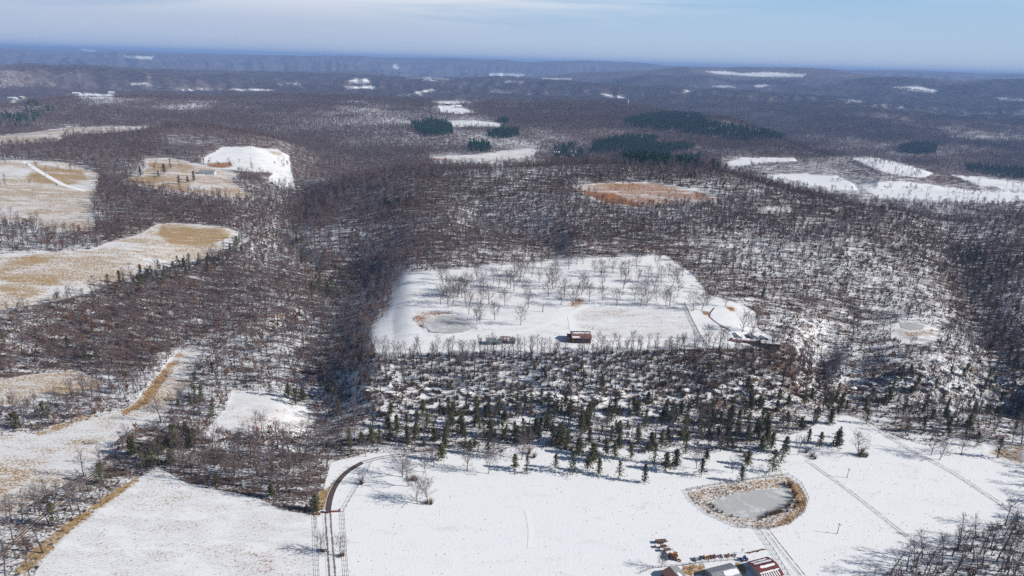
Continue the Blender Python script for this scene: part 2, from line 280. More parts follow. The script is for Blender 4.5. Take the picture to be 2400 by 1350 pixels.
spur = np.abs(fbm(AZ*45+31, rr/5000, 1.+0*X, 3)); Z += (7-40*spur)*ss(3600, 4300, rr)*(1-ss(5000, 5600, rr))
# rocky step in the escarpment
dl = pdist(ROCKLINE, U, V, 40); Z += np.where(rr < 700, 2.2*np.exp(-(dl/9)**2)*(.4+vnoise(X/7, Y/7)+vnoise(X/3, Y/3)*.8), 0)
Z[rr < 300] = 0
Z = Z + ss(300, 330, rr)*0
U, V = project(X, Y, Z)
pondz = {}
for k, P in PONDS.items():
    s = sdist(P, U, V); ins = (s > -2) & (rr < 900); zc = float(Z[(s > 0) & (rr < 900)].mean()); pondz[k] = zc
    t = ss(-7, -1, s)*(rr < 900); Z = Z*(1-t)+(zc-.25)*t
U, V = project(X, Y, Z)

lr0, lr1 = math.log(rs[0]), math.log(rs[-1])
def hz(x, y):
    a = np.interp(np.arctan2(x, y), azs, np.arange(NA)); r = np.clip((np.log(np.maximum(np.hypot(x, y), 60))-lr0)/(lr1-lr0)*(NR-1), 0, NR-1.001)
    i = np.clip(a.astype(int) if hasattr(a, 'astype') else int(a), 0, NA-2); j = np.asarray(r).astype(int); fa = a-i; fr = r-j
    return (Z[i, j]*(1-fr)+Z[i, j+1]*fr)*(1-fa)+(Z[i+1, j]*(1-fr)+Z[i+1, j+1]*fr)*fa
def ground(u, v):
    """the terrain point seen at a photo pixel"""
    a, s = ray([u], [v]); a = a[0]; s = s[0]
    R = np.exp(np.linspace(math.log(100), math.log(29000), 6000)); x = R*math.sin(a); y = R*math.cos(a)
    d = H+s*R-hz(x, y); k = int(np.argmax(d <= 0)) or len(R)-1
    t = d[k-1]/max(d[k-1]-d[k], 1e-9); Rk = R[k-1]+(R[k]-R[k-1])*t
    p = (Rk*math.sin(a), Rk*math.cos(a)); return Vector((p[0], p[1], float(hz(np.array([p[0]]), np.array([p[1]]))[0])))

# ------------------------------------------------------------------ materials
def mat(name, col=(.5, .5, .5), rough=.85, spec=.3, var=0., nscale=1., col2=None, bump=0., metal=0.):
    m = bpy.data.materials.new(name); m.use_nodes = True; nt = m.node_tree; b = nt.nodes['Principled BSDF']
    b.inputs['Roughness'].default_value = rough; b.inputs['Specular IOR Level'].default_value = spec; b.inputs['Metallic'].default_value = metal
    t = N(nt, 'ShaderNodeTexCoord'); n = N(nt, 'ShaderNodeTexNoise'); n.inputs['Scale'].default_value = nscale; n.inputs['Detail'].default_value = 4
    L(nt, t.outputs['Object'], n.inputs[0])
    x = N(nt, 'ShaderNodeMix', data_type='RGBA'); x.inputs[6].default_value = (*col, 1)
    c2 = col2 or tuple(c*.6 for c in col); x.inputs[7].default_value = (*c2, 1)
    mr_ = N(nt, 'ShaderNodeMapRange'); mr_.inputs[1].default_value = .35; mr_.inputs[2].default_value = .65; L(nt, n.outputs[0], mr_.inputs[0]); L(nt, mr_.outputs[0], x.inputs[0])
    src = x.outputs[2]
    if var:
        oi = N(nt, 'ShaderNodeObjectInfo'); hs = N(nt, 'ShaderNodeHueSaturation'); v_ = N(nt, 'ShaderNodeMapRange'); v_.inputs[3].default_value = 1-var; v_.inputs[4].default_value = 1+var
        L(nt, oi.outputs['Random'], v_.inputs[0]); L(nt, v_.outputs[0], hs.inputs['Value']); L(nt, src, hs.inputs['Color']); src = hs.outputs[0]
    L(nt, src, b.inputs['Base Color'])
    if bump:
        bp = N(nt, 'ShaderNodeBump'); bp.inputs[0].default_value = bump; L(nt, n.outputs[0], bp.inputs['Height']); L(nt, bp.outputs[0], b.inputs['Normal'])
    return m
M_bark = mat('bark', (.115, .094, .090), .95, .1, .25, .8, (.060, .050, .048))
M_twig = mat('twigs', (.125, .088, .094), .95, .1, .3, .15, (.080, .057, .064))
def stands(m, ca, cb, cc):      # stands of different kinds: the twig colour drifts from place to place
    nt = m.node_tree; b = nt.nodes['Principled BSDF']; hs = [n for n in nt.nodes if n.bl_idname == 'ShaderNodeHueSaturation'][0]
    oi = N(nt, 'ShaderNodeObjectInfo'); v_ = N(nt, 'ShaderNodeVectorMath', operation='MULTIPLY'); v_.inputs[1].default_value = (.009, .009, 0); L(nt, oi.outputs['Location'], v_.inputs[0])
    n = N(nt, 'ShaderNodeTexNoise'); n.inputs['Scale'].default_value = 1; n.inputs['Detail'].default_value = 3; L(nt, v_.outputs[0], n.inputs[0])
    r = N(nt, 'ShaderNodeValToRGB'); r.color_ramp.elements[0].position = .36; r.color_ramp.elements[0].color = (*ca, 1); r.color_ramp.elements[1].position = .66; r.color_ramp.elements[1].color = (*cc, 1); e = r.color_ramp.elements.new(.5); e.color = (*cb, 1)
    L(nt, n.outputs[0], r.inputs[0]); L(nt, r.outputs[0], hs.inputs['Color'])
stands(M_twig, (.175, .152, .155), (.142, .112, .118), (.155, .112, .102))
M_twigr = mat('russet_leaves', (.20, .10, .055), .9, .1, .3, .5, (.12, .06, .04))
M_fol = mat('evergreen_foliage', (.105, .098, .040), .8, .15, .35, .6, (.050, .055, .024))
M_pine = mat('pine_foliage', (.034, .105, .038), .8, .15, .35, .4, (.018, .060, .026))
M_brush = mat('brush', (.20, .13, .075), .95, .1, .3, .6, (.10, .07, .05))
M_rock = None
def node_math(nt, op, a, b=None, c=None, clamp=False):
    n = N(nt, 'ShaderNodeMath', operation=op); n.use_clamp = clamp
    for i, x in enumerate((a, b, c)):
        if x is None: continue
        if isinstance(x, (int, float)): n.inputs[i].default_value = x
        else: L(nt, x, n.inputs[i])
    return n.outputs[0]
def node_noise(nt, vec, scale, detail=3, rough=.5, dist=0.):
    n = N(nt, 'ShaderNodeTexNoise'); n.inputs['Scale'].default_value = scale; n.inputs['Detail'].default_value = detail; n.inputs['Roughness'].default_value = rough; n.inputs['Distortion'].default_value = dist
    L(nt, vec, n.inputs[0]); return n.outputs[0]
def node_step(nt, x, a, b):
    n = N(nt, 'ShaderNodeMapRange'); n.interpolation_type = 'SMOOTHSTEP'; n.inputs[1].default_value = a; n.inputs[2].default_value = b; L(nt, x, n.inputs[0]); return n.outputs[0]
def node_mix(nt, f, a, b):
    n = N(nt, 'ShaderNodeMix', data_type='RGBA')
    if isinstance(f, (int, float)): n.inputs[0].default_value = f
    else: L(nt, f, n.inputs[0])
    for i, x in ((6, a), (7, b)):
        if isinstance(x, tuple): n.inputs[i].default_value = (*x, 1)
        else: L(nt, x, n.inputs[i])
    return n.outputs[2]
SNOW = (.84, .85, .87)
def rock_mat():
    m = bpy.data.materials.new('snowy_rock'); m.use_nodes = True; nt = m.node_tree; b = nt.nodes['Principled BSDF']; b.inputs['Roughness'].default_value = .95
    g = N(nt, 'ShaderNodeNewGeometry'); s = N(nt, 'ShaderNodeSeparateXYZ'); L(nt, g.outputs['Normal'], s.inputs[0])
    n = node_noise(nt, g.outputs['Position'], 1.3, 4); k = node_step(nt, node_math(nt, 'ADD', s.outputs[2], node_math(nt, 'MULTIPLY', node_math(nt, 'SUBTRACT', n, .5), .9)), .55, .72)
    L(nt, node_mix(nt, k, node_mix(nt, n, (.10, .075, .055), (.26, .21, .17)), SNOW), b.inputs['Base Color']); return m
M_rock = rock_mat()
def terrain_mat():
    m = bpy.data.materials.new('snowy_ground'); m.use_nodes = True; nt = m.node_tree; b = nt.nodes['Principled BSDF']
    b.inputs['Roughness'].default_value = .9; b.inputs['Specular IOR Level'].default_value = .1
    t = N(nt, 'ShaderNodeTexCoord').outputs['Object']
    def at(nm): n = N(nt, 'ShaderNodeAttribute'); n.attribute_name = nm; return n.outputs['Fac']
    A_open, A_gr, A_warm, A_lit, A_far = at('open_ground'), at('dry_grass'), at('warmth'), at('litter'), at('far_wood')
    mp_ = N(nt, 'ShaderNodeMapping'); mp_.inputs['Rotation'].default_value = (0, 0, R_(20)); mp_.inputs['Scale'].default_value = (.35, 1, 1); L(nt, t, mp_.inputs[0]); st = mp_.outputs[0]
    nA = node_noise(nt, st, .022, 6, .62, .8); nB = node_noise(nt, st, .16, 5, .65, .5); nC = node_noise(nt, t, .9, 4, .65); nD = node_noise(nt, t, 2.6, 2, .5)
    # open ground: snow lying thinner or thicker over dry grass
    mix = node_math(nt, 'ADD', node_math(nt, 'MULTIPLY', nA, .45), node_math(nt, 'MULTIPLY', nB, .33)); mix = node_math(nt, 'ADD', mix, node_math(nt, 'MULTIPLY', nC, .22))
    thr = node_math(nt, 'ADD', node_math(nt, 'ADD', node_math(nt, 'MULTIPLY', node_math(nt, 'SUBTRACT', mix, .5), 3.4), node_math(nt, 'MULTIPLY', node_math(nt, 'SUBTRACT', nC, .5), .9)), node_math(nt, 'SUBTRACT', A_gr, .52))
    gk = node_math(nt, 'MULTIPLY', node_step(nt, thr, -.24, .24), node_step(nt, node_math(nt, 'ADD', nC, node_math(nt, 'MULTIPLY', A_gr, .40)), .50, .78))
    tan_ = node_mix(nt, nB, (.52, .36, .16), (.35, .235, .10)); rust = node_mix(nt, nB, (.46, .19, .06), (.22, .10, .05))
    grass = node_mix(nt, A_warm, tan_, rust)
    vo = N(nt, 'ShaderNodeTexVoronoi'); vo.inputs['Scale'].default_value = .62; L(nt, t, vo.inputs[0]); sc_ = N(nt, 'ShaderNodeSeparateColor'); L(nt, vo.outputs['Color'], sc_.inputs[0])
    dens = node_math(nt, 'ADD', node_math(nt, 'MULTIPLY', node_math(nt, 'SUBTRACT', nA, .5), 1.6), node_math(nt, 'MULTIPLY', A_gr, .5))
    tuft = node_math(nt, 'MULTIPLY', node_step(nt, node_math(nt, 'ADD', vo.outputs['Distance'], node_math(nt, 'MULTIPLY', node_math(nt, 'SUBTRACT', nD, .5), .45)), .19, .08), node_step(nt, node_math(nt, 'ADD', sc_.outputs[0], dens), .74, .86))
    vo2 = N(nt, 'ShaderNodeTexVoronoi'); vo2.inputs['Scale'].default_value = 1.9; L(nt, t, vo2.inputs[0])
    stub = node_math(nt, 'MULTIPLY', node_step(nt, vo2.outputs['Distance'], .30, .16), node_step(nt, node_math(nt, 'ADD', node_math(nt, 'MULTIPLY', node_math(nt, 'SUBTRACT', nB, .5), 1.5), A_gr), .12, .50))
    tuft = node_math(nt, 'MAXIMUM', tuft, node_math(nt, 'MULTIPLY', stub, .8))
    # plough and drill rows across the open ground
    wv = N(nt, 'ShaderNodeTexWave'); wv.inputs['Scale'].default_value = .42; wv.inputs['Distortion'].default_value = 4.5; wv.inputs['Detail'].default_value = 3
    rot = N(nt, 'ShaderNodeMapping'); rot.inputs['Rotation'].default_value = (0, 0, R_(98)); L(nt, t, rot.inputs[0]); L(nt, rot.outputs[0], wv.inputs[0])
    rowk = node_math(nt, 'MULTIPLY', node_math(nt, 'MULTIPLY', node_step(nt, wv.outputs['Fac'], .62, .92), node_step(nt, node_math(nt, 'ADD', node_math(nt, 'ADD', nB, node_math(nt, 'MULTIPLY', nC, .6)), node_math(nt, 'MULTIPLY', A_gr, .9)), .88, 1.06)), .38)
    snow = node_mix(nt, nA, (.80, .815, .84), (.87, .875, .88))
    o = node_mix(nt, gk, snow, grass); o = node_mix(nt, rowk, o, (.16, .11, .08)); o = node_mix(nt, tuft, o, (.11, .085, .05))
    # woodland floor
    lf = node_math(nt, 'ADD', node_math(nt, 'ADD', node_math(nt, 'MULTIPLY', nC, .5), node_math(nt, 'MULTIPLY', nB, .5)), A_lit)
    lk = node_step(nt, lf, .92, 1.04)
    lit = node_mix(nt, nC, (.17, .115, .09), (.075, .055, .05))
    fl = node_mix(nt, lk, (.80, .815, .84), lit)
    # distant woods, too far for single trees
    nE = node_noise(nt, t, .035, 5, .7); nF = node_noise(nt, t, .0022, 6, .65)
    nS = node_noise(nt, t, .012, 5, .75)
    sn = node_math(nt, 'MULTIPLY', node_step(nt, nE, .50, .66), node_step(nt, node_math(nt, 'ADD', node_math(nt, 'MULTIPLY', nF, .6), node_math(nt, 'MULTIPLY', nS, .4)), .44, .60))
    fw = node_mix(nt, node_math(nt, 'MULTIPLY', sn, .42), node_mix(nt, nS, (.17, .135, .14), (.075, .060, .066)), (.66, .68, .73))
    fl = node_mix(nt, A_far, fl, fw)
    ok = node_step(nt, node_math(nt, 'ADD', A_open, node_math(nt, 'MULTIPLY', node_math(nt, 'ADD', node_math(nt, 'SUBTRACT', nB, .5), node_math(nt, 'SUBTRACT', nE, .5)), 1.6)), -.14, .14)
    L(nt, node_mix(nt, ok, fl, o), b.inputs['Base Color'])
    bp = N(nt, 'ShaderNodeBump'); bp.inputs[0].default_value = .5; bp.inputs['Distance'].default_value = .35
    L(nt, node_math(nt, 'ADD', nB, node_math(nt, 'MULTIPLY', nC, .5)), bp.inputs['Height']); L(nt, bp.outputs[0], b.inputs['Normal'])
    return m
M_ter = terrain_mat()
# ------------------------------------------------------------------ terrain mesh with land-cover masks
opn = np.full(Z.shape, -14.); gr = np.zeros(Z.shape); wm = np.zeros(Z.shape)
for P, g, wv in OPEN:
    s = sdist(P, U, V); opn = np.maximum(opn, s); t = ss(-6, 3, s); gr = gr*(1-t)+g*t; wm = wm*(1-t)+wv*t
for P, g, wv in STRIPS:
    s = sdist(P, U, V); s = np.where(rr < 1900, s, -14); t = ss(-5, 5, s) if g < .9 else ss(-3, 2, s); gr = gr*(1-t)+g*t; wm = wm*(1-t)+wv*t; opn = np.where((t > .4) & (g > .65), np.maximum(opn, 4), opn)
for P, g, wv, k in BANKS:
    s = sdist(P, U, V); t = ss(-1.5, 2, s)*ss(2, -2, sdist(PONDS[k], U, V))*(rr < 900); gr = gr*(1-t)+g*t; wm = wm*(1-t)+wv*t; opn = np.where(t > .5, 14, opn)
# the north-west rim of the big pond bank is thicker dry grass
s = sdist([(1840,1118),(1875,1135),(1893,1170),(1885,1200),(1850,1228),(1810,1236),(1850,1205),(1866,1175),(1850,1145)], U, V); t = ss(-2, 3, s)*(rr < 400); gr = gr*(1-t)+.72*t; wm = wm*(1-t)+.35*t
opn -= np.clip(0, 0, 0)
# open polygons whose far part lies hidden behind a hill would spill on: keep them in their own distance band
litt = .47+.05*ss(700, 1500, rr)+.10*fbm(X, Y, 120., 3)+.12*fbm(X+300, Y, 600., 3)*ss(900, 2000, rr)
for P, a in BROWN: litt += .3*a*ss(-40, 20, sdist(P, U, V, 40.))
litt -= .03*ss(-8, 8, sdist(SPARSE[0][0], U, V))
fw = ss(3200, 5200, rr)
nv = NA*NR
co = np.stack([X, Y, Z], -1).reshape(-1, 3).astype(np.float32)
i, j = np.meshgrid(np.arange(NA-1), np.arange(NR-1), indexing='ij'); base = (i*NR+j).ravel()
fc = np.stack([base, base+1, base+NR+1, base+NR], 1)[:, ::-1].astype(np.int32)
# disc under and behind the camera
nb = 48; ang = np.linspace(-1.35, 2*math.pi-1.35*1.0-0.0, nb)
def raw_mesh(name, co, fc, mats, smooth=True, mi=None, attrs=None):
    me = bpy.data.meshes.new(name); k = fc.shape[1]; n = len(fc)
    me.vertices.add(len(co)); me.vertices.foreach_set('co', np.ascontiguousarray(co, np.float32).ravel())
    me.loops.add(n*k); me.loops.foreach_set('vertex_index', np.ascontiguousarray(fc, np.int32).ravel())
    me.polygons.add(n); me.polygons.foreach_set('loop_start', np.arange(0, n*k, k, dtype=np.int32)); me.polygons.foreach_set('loop_total', np.full(n, k, np.int32))
    if mi is not None: me.polygons.foreach_set('material_index', np.asarray(mi, np.int32))
    for m in mats: me.materials.append(m)
    me.update(calc_edges=True)
    if smooth: me.polygons.foreach_set('use_smooth', np.ones(n, bool))
    for nm, val in (attrs or {}).items():
        a = me.attributes.new(nm, 'FLOAT', 'POINT'); a.data.foreach_set('value', np.asarray(val, np.float32).ravel())
    return me
attrs = {'open_ground': opn/8, 'dry_grass': gr, 'warmth': wm, 'litter': litt, 'far_wood': fw}
me = raw_mesh('ground', co, fc, [M_ter], True, None, attrs)
def tag(o, label=None, cat=None, group=None, kind=None):
    if label: o['label'] = label
    if cat: o['category'] = cat
    if group: o['group'] = group
    if kind: o['kind'] = kind
    return o
def add(name, me, parent=None):
    o = bpy.data.objects.new(name, me); COL.objects.link(o)
    if parent: o.parent = parent
    return o
tag(add('ground', me), kind='structure')
# flat ground under and behind the viewpoint, 8 cm lower where it meets the sheet
an = np.linspace(0, 2*math.pi, 49)[:-1]; bco = [(0, 0, -.05)]; bfc = []
for q, r_ in enumerate((62, 400, 3000, 20000)):
    for a in an: bco.append((math.sin(a)*r_, math.cos(a)*r_, -.05 if q == 0 else -.05))
seg = lambda q, k: 1+q*48+k % 48
for k in range(48): bfc.append((0, seg(0, k+1), seg(0, k)))
me = bpy.data.meshes.new('field')
for q in range(3):
    for k in range(48):
        am = (an[k]+math.pi/48+math.pi) % (2*math.pi)-math.pi
        if abs(am) > 1.35-.05: bfc.append((seg(q, k), seg(q, k+1), seg(q+1, k+1), seg(q+1, k)))
me.from_pydata(bco, [], bfc); me.materials.append(M_ter)
for nm, vv in (('open_ground', 1.5), ('dry_grass', .03)):
    a = me.attributes.new(nm, 'FLOAT', 'POINT'); a.data.foreach_set('value', [vv]*len(bco))
tag(add('snow_field', me), kind='structure')
# ------------------------------------------------------------------ trees
def tubes(segs, sides):
    """segs: list of (p0, p1, r0, r1) -> verts, tri faces"""
    vs, fs = [], []
    for p0, p1, ra, rb in segs:
        p0 = np.asarray(p0, float); p1 = np.asarray(p1, float); d = p1-p0; ln = np.linalg.norm(d); d = d/max(ln, 1e-9)
        a = np.cross(d, [0, 0, 1.] if abs(d[2]) < .9 else [1., 0, 0]); a /= np.linalg.norm(a); b = np.cross(d, a); k = len(vs)
        for q in range(sides):
            c, s = math.cos(2*math.pi*q/sides), math.sin(2*math.pi*q/sides)
            vs.append(p0+(a*c+b*s)*ra); vs.append(p1+(a*c+b*s)*rb)
        for q in range(sides):
            n = (q+1) % sides; fs += [(k+2*q, k+2*n, k+2*n+1), (k+2*q, k+2*n+1, k+2*q+1)]
    return vs, fs
def twigs(tw):
    """tw: list of (p0, p1, width) -> thin three-sided slivers"""
    vs, fs = [], []
    for p0, p1, wd in tw:
        p0 = np.asarray(p0); p1 = np.asarray(p1); d = p1-p0; a = np.cross(d, [rnd.uniform(-1, 1), rnd.uniform(-1, 1), rnd.uniform(-1, 1)]); a = a/max(np.linalg.norm(a), 1e-9)*wd*.5
        k = len(vs); vs += [p0-a, p0+a, p1]; fs.append((k, k+1, k+2))
    return vs, fs
def rot_about(d, tilt, phi):
    a = np.cross(d, [0, 0, 1.] if abs(d[2]) < .95 else [1., 0, 0]); a /= np.linalg.norm(a); b = np.cross(d, a)
    v = d*math.cos(tilt)+(a*math.cos(phi)+b*math.sin(phi))*math.sin(tilt); return v/np.linalg.norm(v)
def bare_tree(h, spread, clear, nl=15, tw=.075, nt=5, sides=5, fork=False):
    segs, lim, tg = [], [], []
    p = np.zeros(3); path = [p.copy()]; lean = np.array([rnd.uniform(-.06, .06), rnd.uniform(-.06, .06), 1.]); n = 7; r0_ = h*.017
    for k in range(n):
        lean = lean+np.array([rnd.uniform(-.09, .09), rnd.uniform(-.09, .09), 0]); d = lean/np.linalg.norm(lean); p = p+d*h*.86/n; path.append(p.copy())
    rad = lambda t: r0_*(1-t)**.8+.02
    for k in range(n): segs.append((path[k], path[k+1], rad(k/n)*(1.25 if k == 0 else 1), rad((k+1)/n)))
    for l in range(nl):
        t = clear+(1-clear)*(l+.5)/nl; k = min(int(t*n), n-1); b = path[k]+(path[k+1]-path[k])*(t*n-k)
        s = (1-t)/(1-clear); ln = spread*(.35+.65*math.sin(math.pi*min(1, (1-s)*.75+.2)))*rnd.uniform(.75, 1.15)
        phi = l*2.4+rnd.uniform(-.5, .5); el = R_(28+38*(1-s)+rnd.uniform(-8, 12)); d = np.array([math.cos(phi)*math.cos(el), math.sin(phi)*math.cos(el), math.sin(el)])
        q = b.copy(); rr_ = rad(t)*.62; pts_ = [q.copy()]
        for m in range(3):
            d = d+np.array([rnd.uniform(-.2, .2), rnd.uniform(-.2, .2), rnd.uniform(.0, .22)]); d /= np.linalg.norm(d); q2 = q+d*ln/3
            lim.append((q, q2, rr_*(1-m/3.4), rr_*(1-(m+1)/3.4))); q = q2; pts_.append(q.copy())
        for m in range(5):
            tt = .3+.7*(m+.6)/5; kk = min(int(tt*3), 2); bb = pts_[kk]+(pts_[kk+1]-pts_[kk])*(tt*3-kk); dd = rot_about(d, R_(rnd.uniform(25, 60)), rnd.uniform(0, 6.28)); dd[2] += .15; l2 = ln*.42*rnd.uniform(.6, 1.1); e = bb+dd*l2
            tg.append((bb, e, tw*1.7))
            for _ in range(nt):
                t3 = rnd.uniform(.15, 1); b3 = bb+(e-bb)*t3; d3 = rot_about(dd/np.linalg.norm(dd), R_(rnd.uniform(20, 65)), rnd.uniform(0, 6.28)); d3[2] += .15; l3 = l2*rnd.uniform(.35, .8)
                tg.append((b3, b3+d3*l3, tw))
                e3 = b3+d3*l3*.5; d4 = rot_about(d3/np.linalg.norm(d3), R_(35), rnd.uniform(0, 6.28)); tg.append((e3, e3+d4*l3*.5, tw*.8))
    v1, f1 = tubes(segs, sides); v2, f2 = tubes(lim, 3); v3, f3 = twigs(tg)
    k = len(v2); tv = v1; tf = f1
    cv = v2+v3; cf = f2+[tuple(i_+k for i_ in f) for f in f3]
    return tv, tf, cv, cf
def evergreen(h, rw, levels=13, per=7, tri=8, size=.5, shape=1.0, bare=.08, gap=.12):
    cv, cf = [], []
    segs = [((0, 0, 0), (0, 0, h*.93), h*.018, .03)]
    for l in range(levels):
        t = (l+.4)/levels; z = h*(bare+(1-bare)*t); rad = rw*((1-t)**shape)*rnd.uniform(.72, 1.12)+.25
        for q in range(per):
            if rnd.random() < gap: continue
            phi = 6.283*q/per+l*.9+rnd.uniform(-.4, .4); rb = rad*rnd.uniform(.65, 1.15)
            for k in range(tri):
                s = (k+.7)/tri; c = np.array([math.cos(phi)*rb*s, math.sin(phi)*rb*s, z+rb*.22*(s-.3)*(1 if t > .5 else -.6)])+np.array([rnd.uniform(-.25, .25)*rb*.7*s+.05, rnd.uniform(-.25, .25)*rb*.7*s, rnd.uniform(-.2, .2)*h/levels*1.6])
                a = size*rnd.uniform(.6, 1.3)
                for _ in range(2):
                    v_ = [c+np.array([rnd.uniform(-a, a), rnd.uniform(-a, a), rnd.uniform(-a, a)*.55]) for __ in range(3)]
                    m = len(cv); cv += v_; cf.append((m, m+1, m+2))
    tv, tf = tubes(segs, 5); return tv, tf, cv, cf
def shrub(h, rw, n=60, wd=.06):
    tg = []
    for k in range(n):
        phi = rnd.uniform(0, 6.28); el = R_(rnd.uniform(35, 85)); d = np.array([math.cos(phi)*math.cos(el)*rw/h*1.3, math.sin(phi)*math.cos(el)*rw/h*1.3, math.sin(el)]); b = np.array([rnd.uniform(-.2, .2)*rw, rnd.uniform(-.2, .2)*rw, 0.]); l_ = h*rnd.uniform(.6, 1.05); e = b+d*l_
        tg.append((b, e, wd*1.6))
        for _ in range(3):
            b2 = b+(e-b)*rnd.uniform(.35, .95); d2 = rot_about(d/np.linalg.norm(d), R_(rnd.uniform(20, 50)), rnd.uniform(0, 6.28)); tg.append((b2, b2+d2*l_*.35, wd))
    return twigs(tg)
def np_mesh(name, v, f, m): return raw_mesh(name, np.array(v), np.array(f), [m], False)
def joined(name, tr, mt, mc):
    tv, tf, cv, cf = tr; k = len(tv); v = np.array(list(tv)+list(cv)); f = np.array(list(tf)+[tuple(i_+k for i_ in q) for q in cf]); return raw_mesh(name, v, f, [mt, mc], False, [0]*len(tf)+[1]*len(cf))
BARE_WOOD = [bare_tree(rnd.uniform(14, 17), rnd.uniform(3.6, 4.6), rnd.uniform(.38, .5), 13, .10, 3) for _ in range(7)]      # woodland trees, tall and clean-stemmed
BARE_OPEN = [bare_tree(rnd.uniform(11.5, 13.5), rnd.uniform(6.0, 7.4), .22, 19, .095, 5) for _ in range(6)]                  # open-grown, round-headed
BARE_LOW = [bare_tree(rnd.uniform(7, 9), rnd.uniform(2.4, 3.2), .2, 11, .09, 3, 4) for _ in range(4)]
CEDAR = [evergreen(rnd.uniform(7.5, 11), rnd.uniform(2.0, 3.7), rnd.choice((9, 11, 13)), 8, 8, rnd.uniform(.38, .5), rnd.uniform(.5, 1.05), rnd.uniform(.06, .22), rnd.choice((.12, .22, .38))) for _ in range(9)]
PINE = [evergreen(rnd.uniform(13, 16), rnd.uniform(3.0, 3.8), 9, 8, 6, .85, .55, .22, .1) for _ in range(5)]
SHRUB = [shrub(rnd.uniform(1.8, 2.8), 1.5) for _ in range(4)]
def mesh_pair(nm, tr, mt, mc): return np_mesh(nm+'_trunk', tr[0], tr[1], mt), np_mesh(nm+'_crown', tr[2], tr[3], mc)
P_WOOD = [mesh_pair('woodland_tree', t, M_bark, M_twig) for t in BARE_WOOD]; P_OPEN = [mesh_pair('field_tree', t, M_bark, M_twig) for t in BARE_OPEN]
P_LOW = [mesh_pair('low_tree', t, M_bark, M_twig) for t in BARE_LOW]; P_CED = [mesh_pair('cedar', t, M_bark, M_fol) for t in CEDAR]
P_SHR = [np_mesh('shrub', v, f, M_brush) for v, f in SHRUB]
def ghost(name, me): return bpy.data.objects.new(name, me)      # never linked to the scene: the shapes the woods are made of
G_WOOD = [ghost('wood_tree', joined('wood_tree', t, M_bark, M_twig)) for t in BARE_WOOD]
G_LOW = [ghost('low_tree', joined('low_tree', t, M_bark, M_twig)) for t in BARE_LOW]
G_RUS = [ghost('russet_tree', joined('russet_tree', t, M_bark, M_twigr)) for t in [bare_tree(8, 3.0, .2, 10, .3, 3, 4) for _ in range(2)]]
G_CED = [ghost('cedar_tree', joined('cedar_tree', t, M_bark, M_fol)) for t in CEDAR]
G_PINE = [ghost('pine_tree', joined('pine_tree', t, M_bark, M_pine)) for t in PINE]
G_SHR = [ghost('brush_tuft', m) for m in P_SHR]
def grove(n, side, mk):
    V_, F_, I_ = [], [], []
    for k in range(n):
        t = mk(); ox, oy = (k % 3-1+rnd.uniform(-.4, .4))*side/3, (k//3-1+rnd.uniform(-.4, .4))*side/3
        for vs, fs, mi in ((t[0], t[1], 0), (t[2], t[3], 1)):
            b = len(V_); V_ += [np.asarray(p)+np.array([ox, oy, -.5]) for p in vs]; F_ += [tuple(x+b for x in f) for f in fs]; I_ += [mi]*len(fs)
    return raw_mesh('grove', np.array(V_), np.array(F_), [M_bark, M_twig], False, I_)
G_GROVE = [ghost('grove', grove(9, 26, lambda: bare_tree(rnd.uniform(12, 16), 4.2, .4, 7, .26, 1, 3))) for _ in range(5)]

def instancer(name, P, rz, scl, idx, sources, label):
    me = bpy.data.meshes.new(name); me.vertices.add(len(P)); me.vertices.foreach_set('co', np.asarray(P, np.float32).ravel())
    for nm, typ, val in (('rz', 'FLOAT', rz), ('scl', 'FLOAT', scl), ('idx', 'INT', idx)):
        a = me.attributes.new(nm, typ, 'POINT'); a.data.foreach_set('value', np.asarray(val, np.int32 if typ == 'INT' else np.float32))
    o = add(name, me); tag(o, label, None, None, 'stuff')
    ng = bpy.data.node_groups.new(name, 'GeometryNodeTree'); ng.interface.new_socket('Geometry', in_out='INPUT', socket_type='NodeSocketGeometry'); ng.interface.new_socket('Geometry', in_out='OUTPUT', socket_type='NodeSocketGeometry')
    gi = ng.nodes.new('NodeGroupInput'); go = ng.nodes.new('NodeGroupOutput'); g2 = ng.nodes.new('GeometryNodeGeometryToInstance')
    mp2 = ng.nodes.new('GeometryNodeMeshToPoints'); ng.links.new(gi.outputs[0], mp2.inputs[0])
    for s in sources: 
        oi = ng.nodes.new('GeometryNodeObjectInfo'); oi.inputs[0].default_value = s; oi.transform_space = 'ORIGINAL'; oi.inputs['As Instance'].default_value = True
        ng.links.new(oi.outputs['Geometry'], g2.inputs[0])
    ip = ng.nodes.new('GeometryNodeInstanceOnPoints'); ip.inputs['Pick Instance'].default_value = True
    def na(nm, typ): n = ng.nodes.new('GeometryNodeInputNamedAttribute'); n.data_type = typ; n.inputs[0].default_value = nm; return [s for s in n.outputs if s.enabled][0]
    cx = ng.nodes.new('ShaderNodeCombineXYZ'); ng.links.new(na('rz', 'FLOAT'), cx.inputs[2])
    eu = ng.nodes.new('FunctionNodeEulerToRotation'); ng.links.new(cx.outputs[0], eu.inputs[0])
    ng.links.new(mp2.outputs[0], ip.inputs['Points']); ng.links.new(g2.outputs[0], ip.inputs['Instance']); ng.links.new(na('idx', 'INT'), ip.inputs['Instance Index'])
    ng.links.new(eu.outputs[0], ip.inputs['Rotation']); ng.links.new(na('scl', 'FLOAT'), ip.inputs['Scale']); ng.links.new(ip.outputs[0], go.inputs[0])
    md = o.modifiers.new('scatter', 'NODES'); md.node_group = ng; return o

